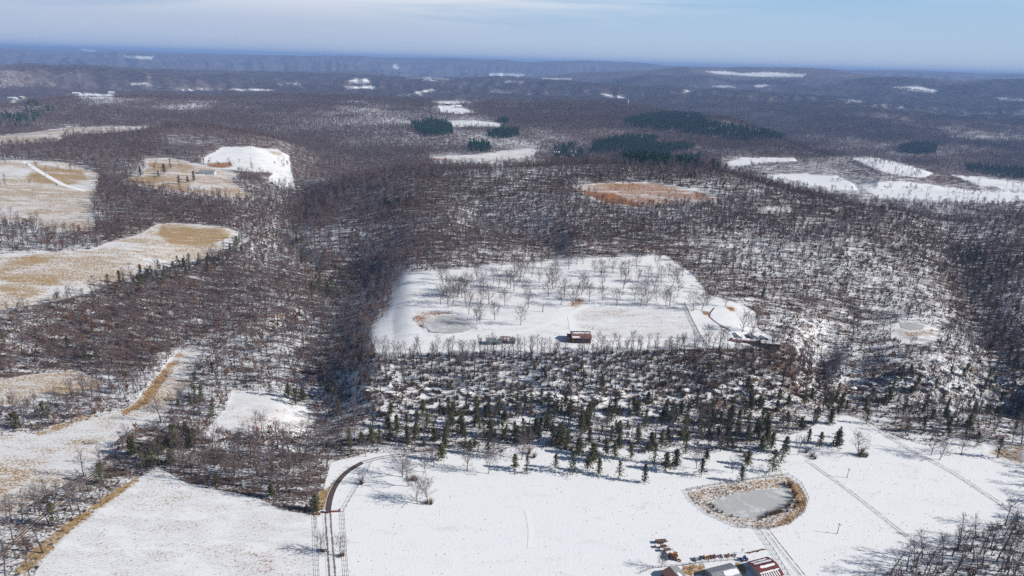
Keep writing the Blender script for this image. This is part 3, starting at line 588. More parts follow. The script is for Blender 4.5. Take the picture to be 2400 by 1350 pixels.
def jitter_grid(cell, r0g, r1g, amax=.80):
    n = int(r1g*math.sin(amax)/cell)+1; gx = (np.arange(-n, n+1))*cell; gy = np.arange(int(r1g/cell)+1)*cell
    x, y = np.meshgrid(gx, gy); x = x+rng.uniform(-.48, .48, x.shape)*cell; y = y+rng.uniform(-.48, .48, y.shape)*cell; x = x.ravel(); y = y.ravel(); r = np.hypot(x, y); a = np.arctan2(x, y)
    k = (r > r0g) & (r < r1g) & (np.abs(a) < amax); return x[k], y[k]
def cover(x, y):
    z = hz(x, y); u, v = project(x, y, z); o = np.full(x.shape, -14.)
    for P, g, w_ in OPEN: o = np.maximum(o, sdist(P, u, v))
    for P, g, w_ in STRIPS:
        if g > .8: o = np.maximum(o, sdist(P, u, v))
    for P, g, w_, k in BANKS: o = np.maximum(o, sdist(P, u, v))
    keep = np.ones(x.shape)
    for P, s in SPARSE: keep = np.where(sdist(P, u, v) > 0, s, keep)
    ev = np.zeros(x.shape)
    for P, s in EVER: ev = np.maximum(ev, np.where(sdist(P, u, v) > rng.uniform(-3, 2, x.shape), s, 0))
    return z, u, v, o, keep, ev
inframe = lambda u, v, m=60: (u > -m) & (u < 2400+m) & (v < 1350+90) & (v > 60)
bx_, by_ = [], []
# nearer woods: one point is one tree
x1, y1 = jitter_grid(4.7, 180, 1000); x2, y2 = jitter_grid(5.8, 1000, 2700)
x = np.concatenate([x1, x2]); y = np.concatenate([y1, y2]); z, u, v, o, keep, ev = cover(x, y); r = np.hypot(x, y)
ok = inframe(u, v, 120) & (o+np.where(r > 900, 7*fbm(x, y, 45.+0*x, 2)+1.2, 2.5*fbm(x, y, 12.+0*x, 2)) < -1.0)
# the band of the lower scarp keeps small mixed growth
scarp = (sdist([(850,800),(1300,795),(1830,795),(1950,860),(1960,960),(1400,990),(850,985)], u, v) > 0) & (r < 700)
keep = keep*np.where(r > 900, np.clip(.76+2.0*fbm(x, y, 260.+0*x, 4), .26, 1), np.clip(.88+.9*fbm(x, y, 80.+0*x, 3), .35, 1)); rv = rng.random(len(x)); isev = ok & (rv < ev*np.where(ev > .7, np.clip(1.0+2.2*fbm(x, y, 30.+0*x, 2), .15, 1), np.clip(1+2.4*fbm(x, y, 38.+0*x, 2), .1, 2.2))); isb = ok & ~isev & (rng.random(len(x)) < keep*(1-.9*(ev > .7)))
sav = (v < 560) & (r > 600) & (o >= -1.5) & inframe(u, v, 30) & (rng.random(len(x)) < np.clip(.02+.5*(fbm(x, y, 60.+0*x, 3)-.10), .006, .4)*np.where(u > 1650, 1, .35)); isb = isb | sav
pine_zone = (r > 900)
forest = dict(x=x, y=y, z=z, u=u, v=v, r=r)
# hand-placed trees (photo pixels of the foot)
t5 = [(700,790),(735,740),(752,815),(790,700),(820,735),(848,745),(870,740),(880,700),(905,715),(785,785),(955,625),(975,805),(1038,790),(975,710),(1000,690),(1105,680),(1165,675),(1190,680),(1215,695),(1070,640),(1150,800),(1255,630),(1280,600),(1298,715),(1315,815),(1340,600),(1390,640),(1455,735),(1460,640),(1485,680),(1505,665),(1545,790),(1570,740),(1625,805),(1645,770),(1690,725),(1710,680),(1745,770),(1835,680),(1838,765),(1940,800),(1980,685),(2060,765),(2085,635),(2105,800),(2145,805),(2140,720),(2155,640),(2200,690),(2215,770),(2280,805),(2310,800),(2365,720),(2370,640),(895,860),(955,930),(975,925),(1080,900),(1260,935),(1780,575),(1825,600),(1910,570),(1965,600),(2020,575),(2075,540),(1230,600),(1215,560),(740,620),(715,650),(690,580),(890,545),(1125,540),(1410,540),(1510,580),(1700,505),(2220,530),(1600,545),(1650,520),(2300,600),(2250,640),(2400,590),(2330,660)]
BT = [(800+a/3, 450+b/3, 'park') for a, b in t5]
BT += [(1600+a/3, 450+b/3, 'park') for a, b in [(75,835),(135,830),(165,800),(300,805),(185,1050),(1165,870),(1245,940),(420,985),(500,990),(1400,850),(1660,885),(1580,900)]]
FG = [(957,1140,1.0),(943,1118,1.0),(978,1181,.85),(1003,1178,.85),(1095,1104,.85),(1145,1110,.95),(997,1107,.7),(1017,1093,.9),(858,1070,.7),(1223,1077,.9),(1173,1076,.7),(845,1134,.5),(1550,1330,.5),(2010,1066,.9),(2182,1067,1.0),(2202,1078,.75),(2252,1066,.85),(1870,1066,.8),(2373,1038,1.0),(1632,1098,.8),(1688,1058,.8),(1717,1108,.5),(797,1303,.72),(753,1292,.68)]
t3 = [(1220,600),(1305,630),(1505,595),(1625,635),(1730,615),(1810,635),(1950,665),(2130,695),(2200,560),(2280,610),(2350,575),(2035,530),(1770,545),(1920,525),(1670,495),(1860,500),(1030,510),(705,540),(905,490),(465,440),(460,400),(55,410),(60,470),(215,400),(220,290),(330,310),(380,320),(460,290),(525,390),(600,320),(745,350),(785,310),(855,380),(850,340),(870,450),(730,440),(660,400),(970,310),(1000,380),(1035,220),(1280,430),(1275,370),(1400,320),(1250,230),(1110,200),(1330,190),(1450,180),(1520,200),(1545,190),(1600,220),(1480,440),(1530,440),(1590,420),(1690,340),(1685,300),(1830,360),(1960,370),(1740,250),(1775,240),(2090,220),(2180,430),(2280,280),(2290,180),(2350,260),(2300,390),(2390,400),(145,430),(270,440)]
CT = [(800+a/3, 900+b/3) for a, b in t3]
t4 = [(25,300),(30,220),(195,385),(265,300),(330,260),(390,370),(450,375),(530,400),(570,300),(210,150),(735,340),(830,320),(935,280),(1035,280),(1090,230),(1110,170),(1020,200),(960,150),(900,120),(850,150),(740,160),(480,160),(540,150),(430,240),(1290,280),(1285,200),(1290,140),(1575,335),(1690,345),(1755,260),(1840,250),(1860,400),(2070,440),(2210,520),(2385,300),(2200,220),(1100,380),(1085,435),(880,420),(960,460),(620,470),(550,490),(720,490),(690,550),(630,620),(410,690),(165,540),(130,650),(455,570),(310,450),(345,460),(20,490),(2010,300),(1415,160),(1450,120)]
CT += [(1600+a/3, 900+b/3) for a, b in t4]
CT += [(a/3, 900+b/3) for a, b in [(1075,580),(1520,715),(1015,540),(1100,500),(1180,440),(1210,380),(1240,450),(1310,360),(1400,370),(1345,450),(940,500),(1495,230),(720,700),(310,240),(340,230),(120,310),(1900,80),(2030,100),(2080,150),(2130,130),(1910,800),(385,1000)]]
CT += [(740,1197),(1788,697),(385,408),(400,395),(372,416),(420,432),(440,428),(455,425),(330,415),(300,428)]
# ---- tree objects with their own labels
def tree_thing(name, pair, p, s, rz, label, cat, group, f=1.0):
    e = add(name, None); e.location = p; e.rotation_euler = (0, 0, rz); e.scale = (s*f, s*f, s); e.empty_display_size = .5
    tag(e, label, cat, group)
    add('trunk', pair[0], e); add('crown', pair[1], e); return e
items = []   # bare: (size metric, px u, v, pos, kind)
def dist(p): return math.sqrt(p[0]**2+p[1]**2+(p[2]-H)**2)
for a, b, k in BT:
    p = ground(a, b); items.append([9/dist(p), a, b, p, 'park', rnd.uniform(.82, 1.12)])
for a, b, s in FG:
    p = ground(a, b); items.append([12*s/dist(p)+1, a, b, p, 'field', s])
ib = np.where(isb)[0]; metric = np.where(scarp[ib], .55, 1)*14/np.hypot(r[ib], H); order = ib[np.argsort(-metric)]
inside = inframe(u, v, 0) & (v < 1360)
sel = [k for k in order if inside[k] and not scarp[k]][:300-len(items)]
selset = np.zeros(len(x), bool); selset[sel] = True
for k in sel: items.append([14/math.hypot(r[k], H), float(u[k]), float(v[k]), Vector((x[k], y[k], z[k])), 'wood', rnd.uniform(.62, .98)])
WOODS = [ # first match names the wood
 (lambda a, b: a > 1950 and b > 1180, 'bare grey brown tree in the wood filling the bottom right corner', 'bare trees of the bottom right wood'),
 (lambda a, b: 380 < a < 770 and b > 1000, 'bare tree in the small wood left of the curved driveway', 'bare trees of the wood beside the driveway'),
 (lambda a, b: a < 380 and b > 1030, 'bare tree in the thin belt along the farm track at lower left', 'bare trees of the farm track belt'),
 (lambda a, b: a < 400 and b > 860, 'bare tree in the narrow strip between the two left snow fields', 'bare trees of the narrow left strip'),
 (lambda a, b: a < 780, 'bare tree on the wooded slope below the tan field at left', 'bare trees of the left slope'),
 (lambda a, b: a > 1900 and b > 800, 'bare tree standing along the foot of the right wooded slope above the snow field', 'bare trees at the foot of the right slope'),
 (lambda a, b: b > 900, 'bare tree among the evergreens at the foot of the rocky scarp', 'bare trees among the scarp evergreens'),
 (lambda a, b: True, 'bare tree on the wooded slope around the upper pasture', 'bare trees around the upper pasture')]
def parklabel(a, b):
    if a < 1110 and b < 725: return 'bare tree in the clump above the upper pasture pond', 'bare trees above the upper pond'
    if a < 1240: return 'bare tree standing in snow right of the upper pasture pond', 'bare trees right of the upper pond'
    if a < 1420: return 'bare tree in snow above the brown roofed barn and its lane', 'bare trees above the brown barn'
    if a < 1640: return 'bare tree in snow above the square stubble plot of the upper pasture', 'bare trees above the stubble plot'
    return 'bare tree at the right end of the upper pasture near the snow roofed house', 'bare trees right of the upper pasture'
FGL = ['tallest bare tree of the loose cluster right of the curved driveway','slim bare tree close behind the tallest of the cluster right of the driveway','left tree of the round headed pair alone in the foreground snow field','right tree of the round headed pair alone in the foreground snow field','round bare tree with a wide blue shadow between driveway cluster and evergreens','slim bare tree just left of the first lone field cedar','small bare tree right of the cluster beside the driveway','slim bare tree behind the small one right of the driveway cluster','small bare tree on the snow above the dark driveway bend','bare tree behind the leftmost lone cedars of the field','russet tinged bare tree left of the lone cedars at the wood edge','small bushy tree on the fence line inside the driveway bend','small bare tree at the corner of the grey and brown farm shed','large leaning bare tree alone in snow above the big pond','largest of the bare trees by the track at upper right of the snow field','smaller bare tree leaning beside the largest by the right track','bare tree between the track pair and the far right cedar','bare tree left of the single cedars above the big pond','bare tree near the right picture edge beside the fence','bare tree left of the big pond among scattered cedars','bare tree among cedars up the slope from the big pond','low bare sapling in snow above the big pond bank','bare tree right of the farm lane inside the fences','bare tree left of the farm lane beside the brick box']
fi = 0
for m_, a, b, p, k, s in items:
    if k == 'field': pr = P_OPEN[fi % 6]; lab, grp = FGL[fi], None; fi += 1
    elif k == 'park': pr = P_OPEN[rnd.randrange(6)]; lab, grp = parklabel(a, b)
    else:
        pr = P_WOOD[rnd.randrange(7)]; lab, grp = next((w_[1], w_[2]) for w_ in WOODS if w_[0](a, b))
    tree_thing('bare_tree', pr, p-Vector((0, 0, .15)), s, rnd.uniform(0, 6.28), lab, 'tree', grp, rnd.uniform(.85, 1.15))
# evergreens
ci = []
for a, b in CT: p = ground(a, b); ci.append((9/dist(p)+1, a, b, p, rnd.uniform(.68, 1.12)*(1.15 if b > 1035 else 1)))
ie = np.where(isev & inside & ~pine_zone)[0]; ie = ie[np.argsort(r[ie])][:300-len(ci)]
sele = np.zeros(len(x), bool); sele[ie] = True
for k in ie: ci.append((9/r[k], float(u[k]), float(v[k]), Vector((x[k], y[k], z[k])), rnd.choice((.45, .6, .75, .9, 1.0, 1.15))))
def cedlabel(a, b):
    if a < 480 and b < 500: return 'dark evergreen on the tan lawn of the distant farmstead at left', 'evergreens of the distant farmstead'
    if abs(a-740) < 6 and abs(b-1197) < 6: return 'rounded green cedar at the lower corner of the wood by the driveway gate', None
    if abs(a-1788) < 4 and abs(b-697) < 4: return 'single dark evergreen at the right wood edge above the snow roofed house', None
    if abs(a-1737) < 4 and abs(b-1130) < 4: return 'small cedar on the upper bank of the big pond', None
    if a < 800 and b > 1020: return 'dark cedar along the farm track belt or small wood at lower left', 'cedars at lower left'
    if a < 800: return 'dark cedar on the wooded left slope', 'cedars of the left slope'
    if b > 1075 and a < 1560: return 'cedar standing alone on snow in the row along the upper edge of the foreground field', 'lone cedars along the field edge'
    if a > 2000: return 'dark cedar on the right along the wooded foot above the snow field', 'cedars at right'
    if a > 1560 and b > 1020: return 'cedar on the snowy slope between the rocky scarp and the big pond', 'cedars above the big pond'
    if b > 940: return 'dark cedar in the evergreen belt below the rocky scarp', 'cedars of the scarp belt'
    return 'dark cedar on or above the rocky scarp', 'cedars on the scarp'
for m_, a, b, p, s in ci:
    lab, grp = cedlabel(a, b); pr = P_CED[rnd.randrange(9)]; sx = 1.5 if (b < 440) else 1
    tree_thing('cedar_tree', pr, p-Vector((0, 0, .1)), s*sx, rnd.uniform(0, 6.28), lab, 'evergreen tree', grp, rnd.uniform(.9, 1.25) if abs(a-740) > 6 else 1.6)
# the rest of the woods
def emit(name, mask, src, smin, smax, label, fac=None):
    k = np.where(mask)[0]; s = rng.uniform(smin, smax, len(k))*(fac[k] if fac is not None else 1)
    instancer(name, np.stack([x[k], y[k], z[k]-.2], 1), rng.uniform(0, 6.28, len(k)), s, rng.integers(0, len(src), len(k)), src, label)
rus = rng.random(len(x)); brz = np.zeros(len(x))
for P, a in BROWN[:1]: brz = np.maximum(brz, ss(-5, 8, sdist(P, u, v)))
m_b = isb & ~selset
isr = (rus < .02+.09*brz) & (r < 900)
srcs = G_WOOD+G_LOW+G_RUS
k = np.where(m_b)[0]; idx = rng.integers(0, len(G_WOOD), len(k))
low = scarp[k] | (rng.random(len(k)) < .22) | ((v[k] > 900) & (v[k] < 1110) & (u[k] > 850) & (rng.random(len(k)) < .7)); idx = np.where(low, len(G_WOOD)+rng.integers(0, len(G_LOW), len(k)), idx); idx = np.where(isr[k], len(G_WOOD)+len(G_LOW)+rng.integers(0, 2, len(k)), idx)
instancer('bare_woodland', np.stack([x[k], y[k], z[k]-.2], 1), rng.uniform(0, 6.28, len(k)), rng.uniform(.58, 1.0, len(k))*np.where(r[k] > 1000, 1.06, 1), idx, srcs, 'bare winter woodland covering the hills and valley sides')
me_ = isev & ~sele
emit('evergreen_woodland', me_ & ~pine_zone, G_CED, .4, 1.1, 'dark cedars scattered through the woods of the slopes')
emit('pine_stands', me_ & pine_zone, G_PINE, .5, 1.1, 'dark green pine stands on the middle hills')
print('trees', len(k), int(me_.sum()))
# undergrowth on near slopes
xb, yb = jitter_grid(3.4, 260, 620); zb, ub, vb, ob, kb, eb = cover(xb, yb); insc = sdist([(850,826),(1300,822),(1830,822),(1950,860),(1960,930),(1400,975),(850,985)], ub, vb) > 0; kk = inframe(ub, vb) & (ob < -3) & (rng.random(len(xb)) < .45+.55*insc)
instancer('brush', np.stack([xb[kk], yb[kk], zb[kk]-.1], 1), rng.uniform(0, 6.28, kk.sum()), rng.uniform(.4, 1.0, kk.sum())*(1+.7*insc[kk]), rng.integers(0, 4, kk.sum()), G_SHR, 'low bare brush and scrub under the trees of the near slopes')
# farther woods: patches of many small crowns
xb, yb = jitter_grid(4.6, 620, 1000); zb, ub, vb, ob, kb, eb = cover(xb, yb); kk = inframe(ub, vb) & (ob < -1.5) & (rng.random(len(xb)) < np.clip(.45+1.2*fbm(xb, yb, 60.+0*xb, 3), .05, 1))
instancer('brush', np.stack([xb[kk], yb[kk], zb[kk]-.1], 1), rng.uniform(0, 6.28, kk.sum()), rng.uniform(.7, 1.5, kk.sum()), rng.integers(0, 4, kk.sum()), G_SHR, 'low bare brush under the trees of the farther slopes')
x3, y3 = jitter_grid(18, 2700, 4200); x4, y4 = jitter_grid(27, 4200, 6500); xg = np.concatenate([x3, x4]); yg = np.concatenate([y3, y4]); zg, ug, vg, og, kg, eg = cover(xg, yg)
kk = inframe(ug, vg) & (og+5*fbm(xg, yg, 90.+0*xg, 2) < -.6) & (rng.random(len(xg)) < np.clip(.80+1.9*fbm(xg, yg, 420.+0*xg, 4), .12, 1)); sg = np.where(np.hypot(xg, yg) > 4200, 1.25, 1.0)
instancer('distant_woodland', np.stack([xg[kk], yg[kk], zg[kk]], 1), rng.uniform(0, 6.28, kk.sum()), sg[kk]*rng.uniform(.85, 1.1, kk.sum()), rng.integers(0, 5, kk.sum()), G_GROVE, 'distant bare woodland on the far hills')
print('groves', int(kk.sum()))
# ------------------------------------------------------------------ simple builders
class MB:
    def __init__(s): s.v = []; s.f = []
    def add(s, v, f): k = len(s.v); s.v += [tuple(p) for p in v]; s.f += [tuple(i_+k for i_ in q) for q in f]; return s
    def box(s, x0, x1, y0, y1, z0, z1):
        return s.add([(x0,y0,z0),(x1,y0,z0),(x1,y1,z0),(x0,y1,z0),(x0,y0,z1),(x1,y0,z1),(x1,y1,z1),(x0,y1,z1)], [(0,3,2,1),(4,5,6,7),(0,1,5,4),(1,2,6,5),(2,3,7,6),(3,0,4,7)])
    def bar(s, a, b, r, n=5, r2=None):
        v, f = tubes([(a, b, r, r2 if r2 is not None else r)], n); k = list(range(0, 2*n, 2)); s.add(v, f+[tuple(k[::-1]), tuple(q+1 for q in k)]); return s
    def cyl(s, c, axis, r, wd, n=12):
        a = Vector(axis).normalized()*wd/2; c = Vector(c); return s.bar(tuple(c-a), tuple(c+a), r, n)
    def build(s, name, m, parent=None):
        me = bpy.data.meshes.new(name); me.from_pydata(s.v, [], s.f); me.materials.append(m); me.update(); return add(name, me, parent)
def empty(name, p, rz, label, cat, group=None):
    o = add(name, None); o.location = p; o.rotation_euler = (0, 0, rz); o.empty_display_size = 1; return tag(o, label, cat, group)
M_snow = mat('snow', (.84, .85, .87), .8, .2, 0, 2, (.78, .80, .84)); M_redroof = mat('red_metal_roof', (.20, .035, .035), .6, .4, 0, 1.5, (.12, .03, .03)); M_brnroof = mat('brown_metal_roof', (.235, .115, .10), .5, .4, 0, 1.2, (.18, .09, .08))
M_gryroof = mat('grey_metal_roof', (.30, .31, .33), .5, .5, 0, 1, (.23, .24, .26)); M_grnroof = mat('grey_green_metal_roof', (.24, .29, .29), .5, .4, 0, 1, (.19, .23, .24)); M_gryw = mat('grey_siding', (.33, .35, .37), .7, .3, 0, 2)
M_tanw = mat('tan_siding', (.42, .33, .22), .8, .3, 0, 2); M_brnw = mat('brown_boards', (.13, .075, .055), .9, .2, 0, 3); M_dark = mat('dark_opening', (.02, .02, .025), .6); M_glass = mat('window_glass', (.06, .08, .11), .15, .5); M_palew = mat('pale_siding', (.55, .56, .58), .8, .2, 0, 2)
M_brick = mat('brick', (.23, .09, .065), .9, .2, 0, 4, (.15, .06, .05)); M_post = mat('fence_wood', (.10, .08, .07), .9, .1, 0, 3); M_steel = mat('weathered_steel', (.22, .21, .21), .6, .4, .1, 3); M_rust = mat('rusty_steel', (.17, .075, .05), .8, .3, .15, 4, (.10, .05, .04))
M_orange = mat('orange_paint', (.44, .15, .035), .6, .4, .1, 3, (.28, .11, .04)); M_yel = mat('yellow_paint', (.46, .27, .05), .5, .4, .1, 3, (.40, .24, .06)); M_redp = mat('red_paint', (.28, .055, .04), .5, .4, .1, 3, (.28, .05, .04)); M_tyre = mat('tyre_rubber', (.03, .03, .032), .9); M_deck = mat('plank_deck', (.20, .15, .12), .9, .2, .1, 3, (.12, .09, .08)); M_bluep = mat('blue_paint', (.08, .12, .28), .5, .4)
def wing(par, prof, hw, x0=0., y0=0., wm=None, rm=None, snow=(), windows=(), doors=(), rot=0, over=.35, th=.14):
    """prof: roof outline (y, z) from front eave to back eave, extruded along x from -hw to hw"""
    c_, s_ = math.cos(rot), math.sin(rot)
    def T(p): return (x0+p[0]*c_-p[1]*s_, y0+p[0]*s_+p[1]*c_, p[2])
    w_ = MB(); n = len(prof); ring = [(prof[0][0], -.6)]+[(y_, z_-.02) for y_, z_ in prof]+[(prof[-1][0], -.6)]; m = len(ring)
    w_.add([T((-hw, a, b)) for a, b in ring]+[T((hw, a, b)) for a, b in ring], [tuple(range(m))[::-1], tuple(range(m, 2*m))]+[(i_, (i_+1) % m, m+(i_+1) % m, m+i_) for i_ in range(m)]); w_.build('wall', wm, par)
    pr = list(prof); d0 = np.array(pr[0])-np.array(pr[1]); d0 = d0/np.linalg.norm(d0)*over; d1 = np.array(pr[-1])-np.array(pr[-2]); d1 = d1/np.linalg.norm(d1)*over
    pr[0] = tuple(np.array(pr[0])+d0); pr[-1] = tuple(np.array(pr[-1])+d1); r = MB(); H2 = hw+over
    v = [T((s*H2, a, b+q)) for s in (-1, 1) for q in (0.01, th) for a, b in pr]; f = []
    ix = lambda s, q, k: s*2*n+q*n+k
    for k in range(n-1): f += [(ix(0,1,k), ix(1,1,k), ix(1,1,k+1), ix(0,1,k+1)), (ix(0,0,k), ix(0,0,k+1), ix(1,0,k+1), ix(1,0,k)), (ix(0,0,k), ix(0,1,k), ix(0,1,k+1), ix(0,0,k+1)), (ix(1,0,k), ix(1,0,k+1), ix(1,1,k+1), ix(1,1,k))]
    for k in (0, n-1): f.append((ix(0,0,k), ix(1,0,k), ix(1,1,k), ix(0,1,k)))
    r.add(v, f); ro = r.build('roof', rm, par)
    # standing seams
    sm_ = MB(); k = 0
    for q in range(int(H2*2/.9)):
        xx = -H2+.45+q*.9
        for k in range(n-1):
            a, b = np.array(pr[k]), np.array(pr[k+1]); sm_.bar(T((xx, a[0], a[1]+th+.02)), T((xx, b[0], b[1]+th+.02)), .045, 3)
    sm_.build('roof_seam', rm, ro)
    if snow:
        s2 = MB()
        for (xa, xb, sl, ta, tb) in snow:      # share of the width, which slope, from eave-side share to ridge-side share; ragged edges
            a, b = np.array(pr[sl]), np.array(pr[sl+1]); K = 14; pv_ = []
            for q in range(K+1):
                X_ = (-1+2*(xa+(xb-xa)*q/K))*H2; e0 = ta+rnd.uniform(-.05, .05); e1 = tb+rnd.uniform(-.04, .04)
                if q in (0, K): mid = (ta+tb)/2; e0 = mid-.02; e1 = mid+.02
                for e in (e0, e1):
                    e = min(max(e, .01), .99); p = a+(b-a)*e; pv_.append(T((X_, p[0], p[1]+th+.12)))
                    pv_.append(T((X_, p[0], p[1]+th-.02)))
            ff = []
            for q in range(K): o_ = q*4; ff += [(o_, o_+4, o_+6, o_+2), (o_, o_+1, o_+5, o_+4), (o_+2, o_+6, o_+7, o_+3)]
            s2.add(pv_, ff)
        s2.build('roof_snow', M_snow, ro)
    for (xa, wd, z0_, z1_, side) in windows:
        yy = prof[0][0]-.04 if side == 0 else prof[-1][0]+.04; MB().add([T(p) for p in ((xa-wd/2, yy-.03, z0_), (xa+wd/2, yy-.03, z0_), (xa+wd/2, yy+.03, z0_), (xa-wd/2, yy+.03, z0_), (xa-wd/2, yy-.03, z1_), (xa+wd/2, yy-.03, z1_), (xa+wd/2, yy+.03, z1_), (xa-wd/2, yy+.03, z1_))], [(0,3,2,1),(4,5,6,7),(0,1,5,4),(1,2,6,5),(2,3,7,6),(3,0,4,7)]).build('window', M_glass, par)
    for (xa, wd, z1_, mt) in doors:
        yy = prof[0][0]-.05; MB().add([T(p) for p in ((xa-wd/2, yy-.04, 0), (xa+wd/2, yy-.04, 0), (xa+wd/2, yy+.04, 0), (xa-wd/2, yy+.04, 0), (xa-wd/2, yy-.04, z1_), (xa+wd/2, yy-.04, z1_), (xa+wd/2, yy+.04, z1_), (xa-wd/2, yy+.04, z1_))], [(0,3,2,1),(4,5,6,7),(0,1,5,4),(1,2,6,5),(2,3,7,6),(3,0,4,7)]).build('door', mt, par)
# red barn, bottom right
p = ground(1791, 1342); b = empty('barn', p, R_(20), 'red roofed barn with broken snow patches at bottom right', 'barn')
b.scale = (.9, .9, .8)
wing(b, [(-5.2, 2.3), (-2.4, 3.3), (-2.4, 3.6), (0.2, 4.4), (4.6, 3.2)], 5.0, 0, 0, M_gryw, M_redroof, [(.10, .93, 3, .30, .52), (.08, .85, 3, .66, .80), (.04, .96, 0, .80, .98)]+[(.06+.105*q, .06+.105*q+.05, 0, .05, .72) for q in range(8)]+[(.2, .9, 2, .5, .9)], (), [(-2.6, 3.4, 2.0, M_dark), (2.4, 3.6, 2.0, M_dark)])
p = ground(1694, 1352); b = empty('metal_building', p, R_(20), 'grey metal building with snow on its roof left of the red barn', 'building')
b.scale = (.95, .95, .8)
wing(b, [(-3.4, 2.6), (0, 3.8), (3.4, 2.6)], 5.6, 0, 0, M_gryw, M_gryroof, [(.42, .98, 0, .25, .85), (.3, .6, 0, .05, .3)], [(-3, 1, .9, 1.9, 0), (3.2, 1, .9, 1.9, 0)], [(1, 2.4, 2.2, M_palew)])
wing(b, [(-1.3, 2.1), (0, 2.9), (1.3, 2.1)], 1.6, -2.4, -4.4, M_palew, M_gryroof, [(.1, .8, 1, .1, .9)], (), (), rot=R_(90))
p = ground(1588, 1367); b = empty('farm_shed', p, R_(22), 'farm shed with one roof slope painted shaded brown and one grey at the bottom edge', 'shed')
b.scale = (.88, .88, .8)
wing(b, [(-4.0, 2.4), (0, 3.7), (4.0, 2.4)], 6.0, 0, 0, M_brnw, M_gryroof, [(.0, .7, 0, .55, .85)], (), (), rot=R_(90))
ro = MB(); ro.add([(-4.45, -6.4, 2.46), (-4.45, 6.4, 2.46), (-.05, 6.4, 3.88), (-.05, -6.4, 3.88), (-4.45, -6.4, 2.40), (-4.45, 6.4, 2.40)], [(0, 3, 2, 1), (0, 1, 5, 4)]); ro.build('shaded_brown_roof_sheet', M_brnroof, b)  # brown sheet over the left slope, its shaded tone put into the colour
# brown barn on the upper pasture
p = ground(1360, 797); mp_ = dist(p)/F; b = empty('barn', p, R_(3), 'brown roofed barn with a raised ridge and snow strips on the upper pasture', 'barn')
k = 5.7; wing(b, [(-4.6, 3.0), (-.2, 5.0), (-.2, 5.5), (4.2, 4.0)], k, 0, 0, M_brnw, M_brnroof, [(.05, .97, 0, .80, .97), (.03, .42, 0, .12, .34)], (), [(-3, 2.2, 2.4, M_dark), (0, 2.2, 2.4, M_dark), (3, 2.2, 2.4, M_dark)])
wing(b, [(-3.4, 2.6), (0, 3.0), (3.4, 2.6)], .9, -k-1.2, -.2, M_brnw, M_brnroof)
p = ground(1158, 805); b = empty('shed', p, R_(2), 'long low shed with a grey green metal roof beside the upper pasture lane', 'shed')
wing(b, [(-2.0, 1.8), (1.8, 2.6)], 4.3, 0, 0, M_gryw, M_grnroof, [(.62, .95, 0, .62, .92)], (), [(0, 2, 1.6, M_dark)])
p = ground(1201, 803); b = empty('shed', p, R_(2), 'small grey roofed lean-to at the right end of the timber frame shed', 'shed')
wing(b, [(-1.8, 1.7), (1.6, 2.5)], 1.5, 0, 0, M_gryw, M_grnroof, (), (), [(0, 1.2, 1.4, M_dark)])
p = ground(1184, 802); b = empty('timber_frame', p, R_(2), 'roofless reddish timber frame with stacked boards between the two grey sheds', 'frame')
m_ = MB(); 
for xx in (-3, -1, 1, 3):
    for yy in (-1.8, 1.8, 3.4): m_.bar((xx, yy, -.3), (xx, yy, 2.2), .12, 4)
m_.build('post', M_brick, b); m_ = MB()
for yy in (-1.8, 1.8, 3.4): m_.box(-3.2, 3.2, yy-.12, yy+.12, 2.2, 2.45)
for xx in np.linspace(-3, 3, 9): m_.box(xx-.1, xx+.1, -1.9, 3.6, 2.46, 2.62)
m_.build('beam', mat('red_timber', (.30, .14, .10), .9, .2, 0, 3), b); MB().box(-2.4, -.6, -1.2, 1.2, 0, .9).build('board_stack', M_deck, b)
# snow-roofed house, right end of the upper pasture
p = ground(1768, 806); b = empty('farmhouse', p, R_(-6), 'long low house with snow covered roofs, brown walls and rear wings at the pasture end', 'house')
g2 = lambda h_, d_: [(-d_, h_), (0, h_+.9), (d_, h_)]
wing(b, g2(2.4, 2.8), 5.6, 8.4, -1.2, M_brnw, M_brnroof, [(.0, 1, 0, .02, .98), (0, 1, 1, .02, .98)], [(-3, 1.2, .8, 1.8, 0), (2, 1.2, .8, 1.8, 0)], [(0, 1.1, 1.9, M_dark)])
wing(b, g2(2.0, 2.0), 8.0, -5.4, .6, M_brnw, M_brnroof, [(.0, 1, 0, .35, .98), (.55, 1, 1, .02, .98)], [(x_, 1.2, .7, 1.6, 0) for x_ in (-6, -3, 0, 3)])
wing(b, g2(2.2, 1.7), 3.6, -9.5, 5.8, M_brnw, M_brnroof, [(0, 1, 0, .05, .95), (0, 1, 1, .05, .95)], rot=R_(105))
wing(b, g2(2.3, 2.0), 4.2, .5, 6.6, M_brnw, M_brnroof, [(0, 1, 0, .05, .95), (0, 1, 1, .05, .95)], rot=R_(108))
wing(b, g2(2.1, 1.5), 2.6, 6.5, 5.4, M_brnw, M_brnroof, [(0, 1, 0, .1, .9), (.2, 1, 1, .1, .9)], rot=R_(120))
wing(b, g2(1.6, 1.2), 3.4, -12, -1.6, M_brnw, M_brnroof, [(.3, .9, 1, .3, .9)])
MB().box(12.2, 13.1, -2, -1, 0, 4.6).build('chimney', M_tanw, b)
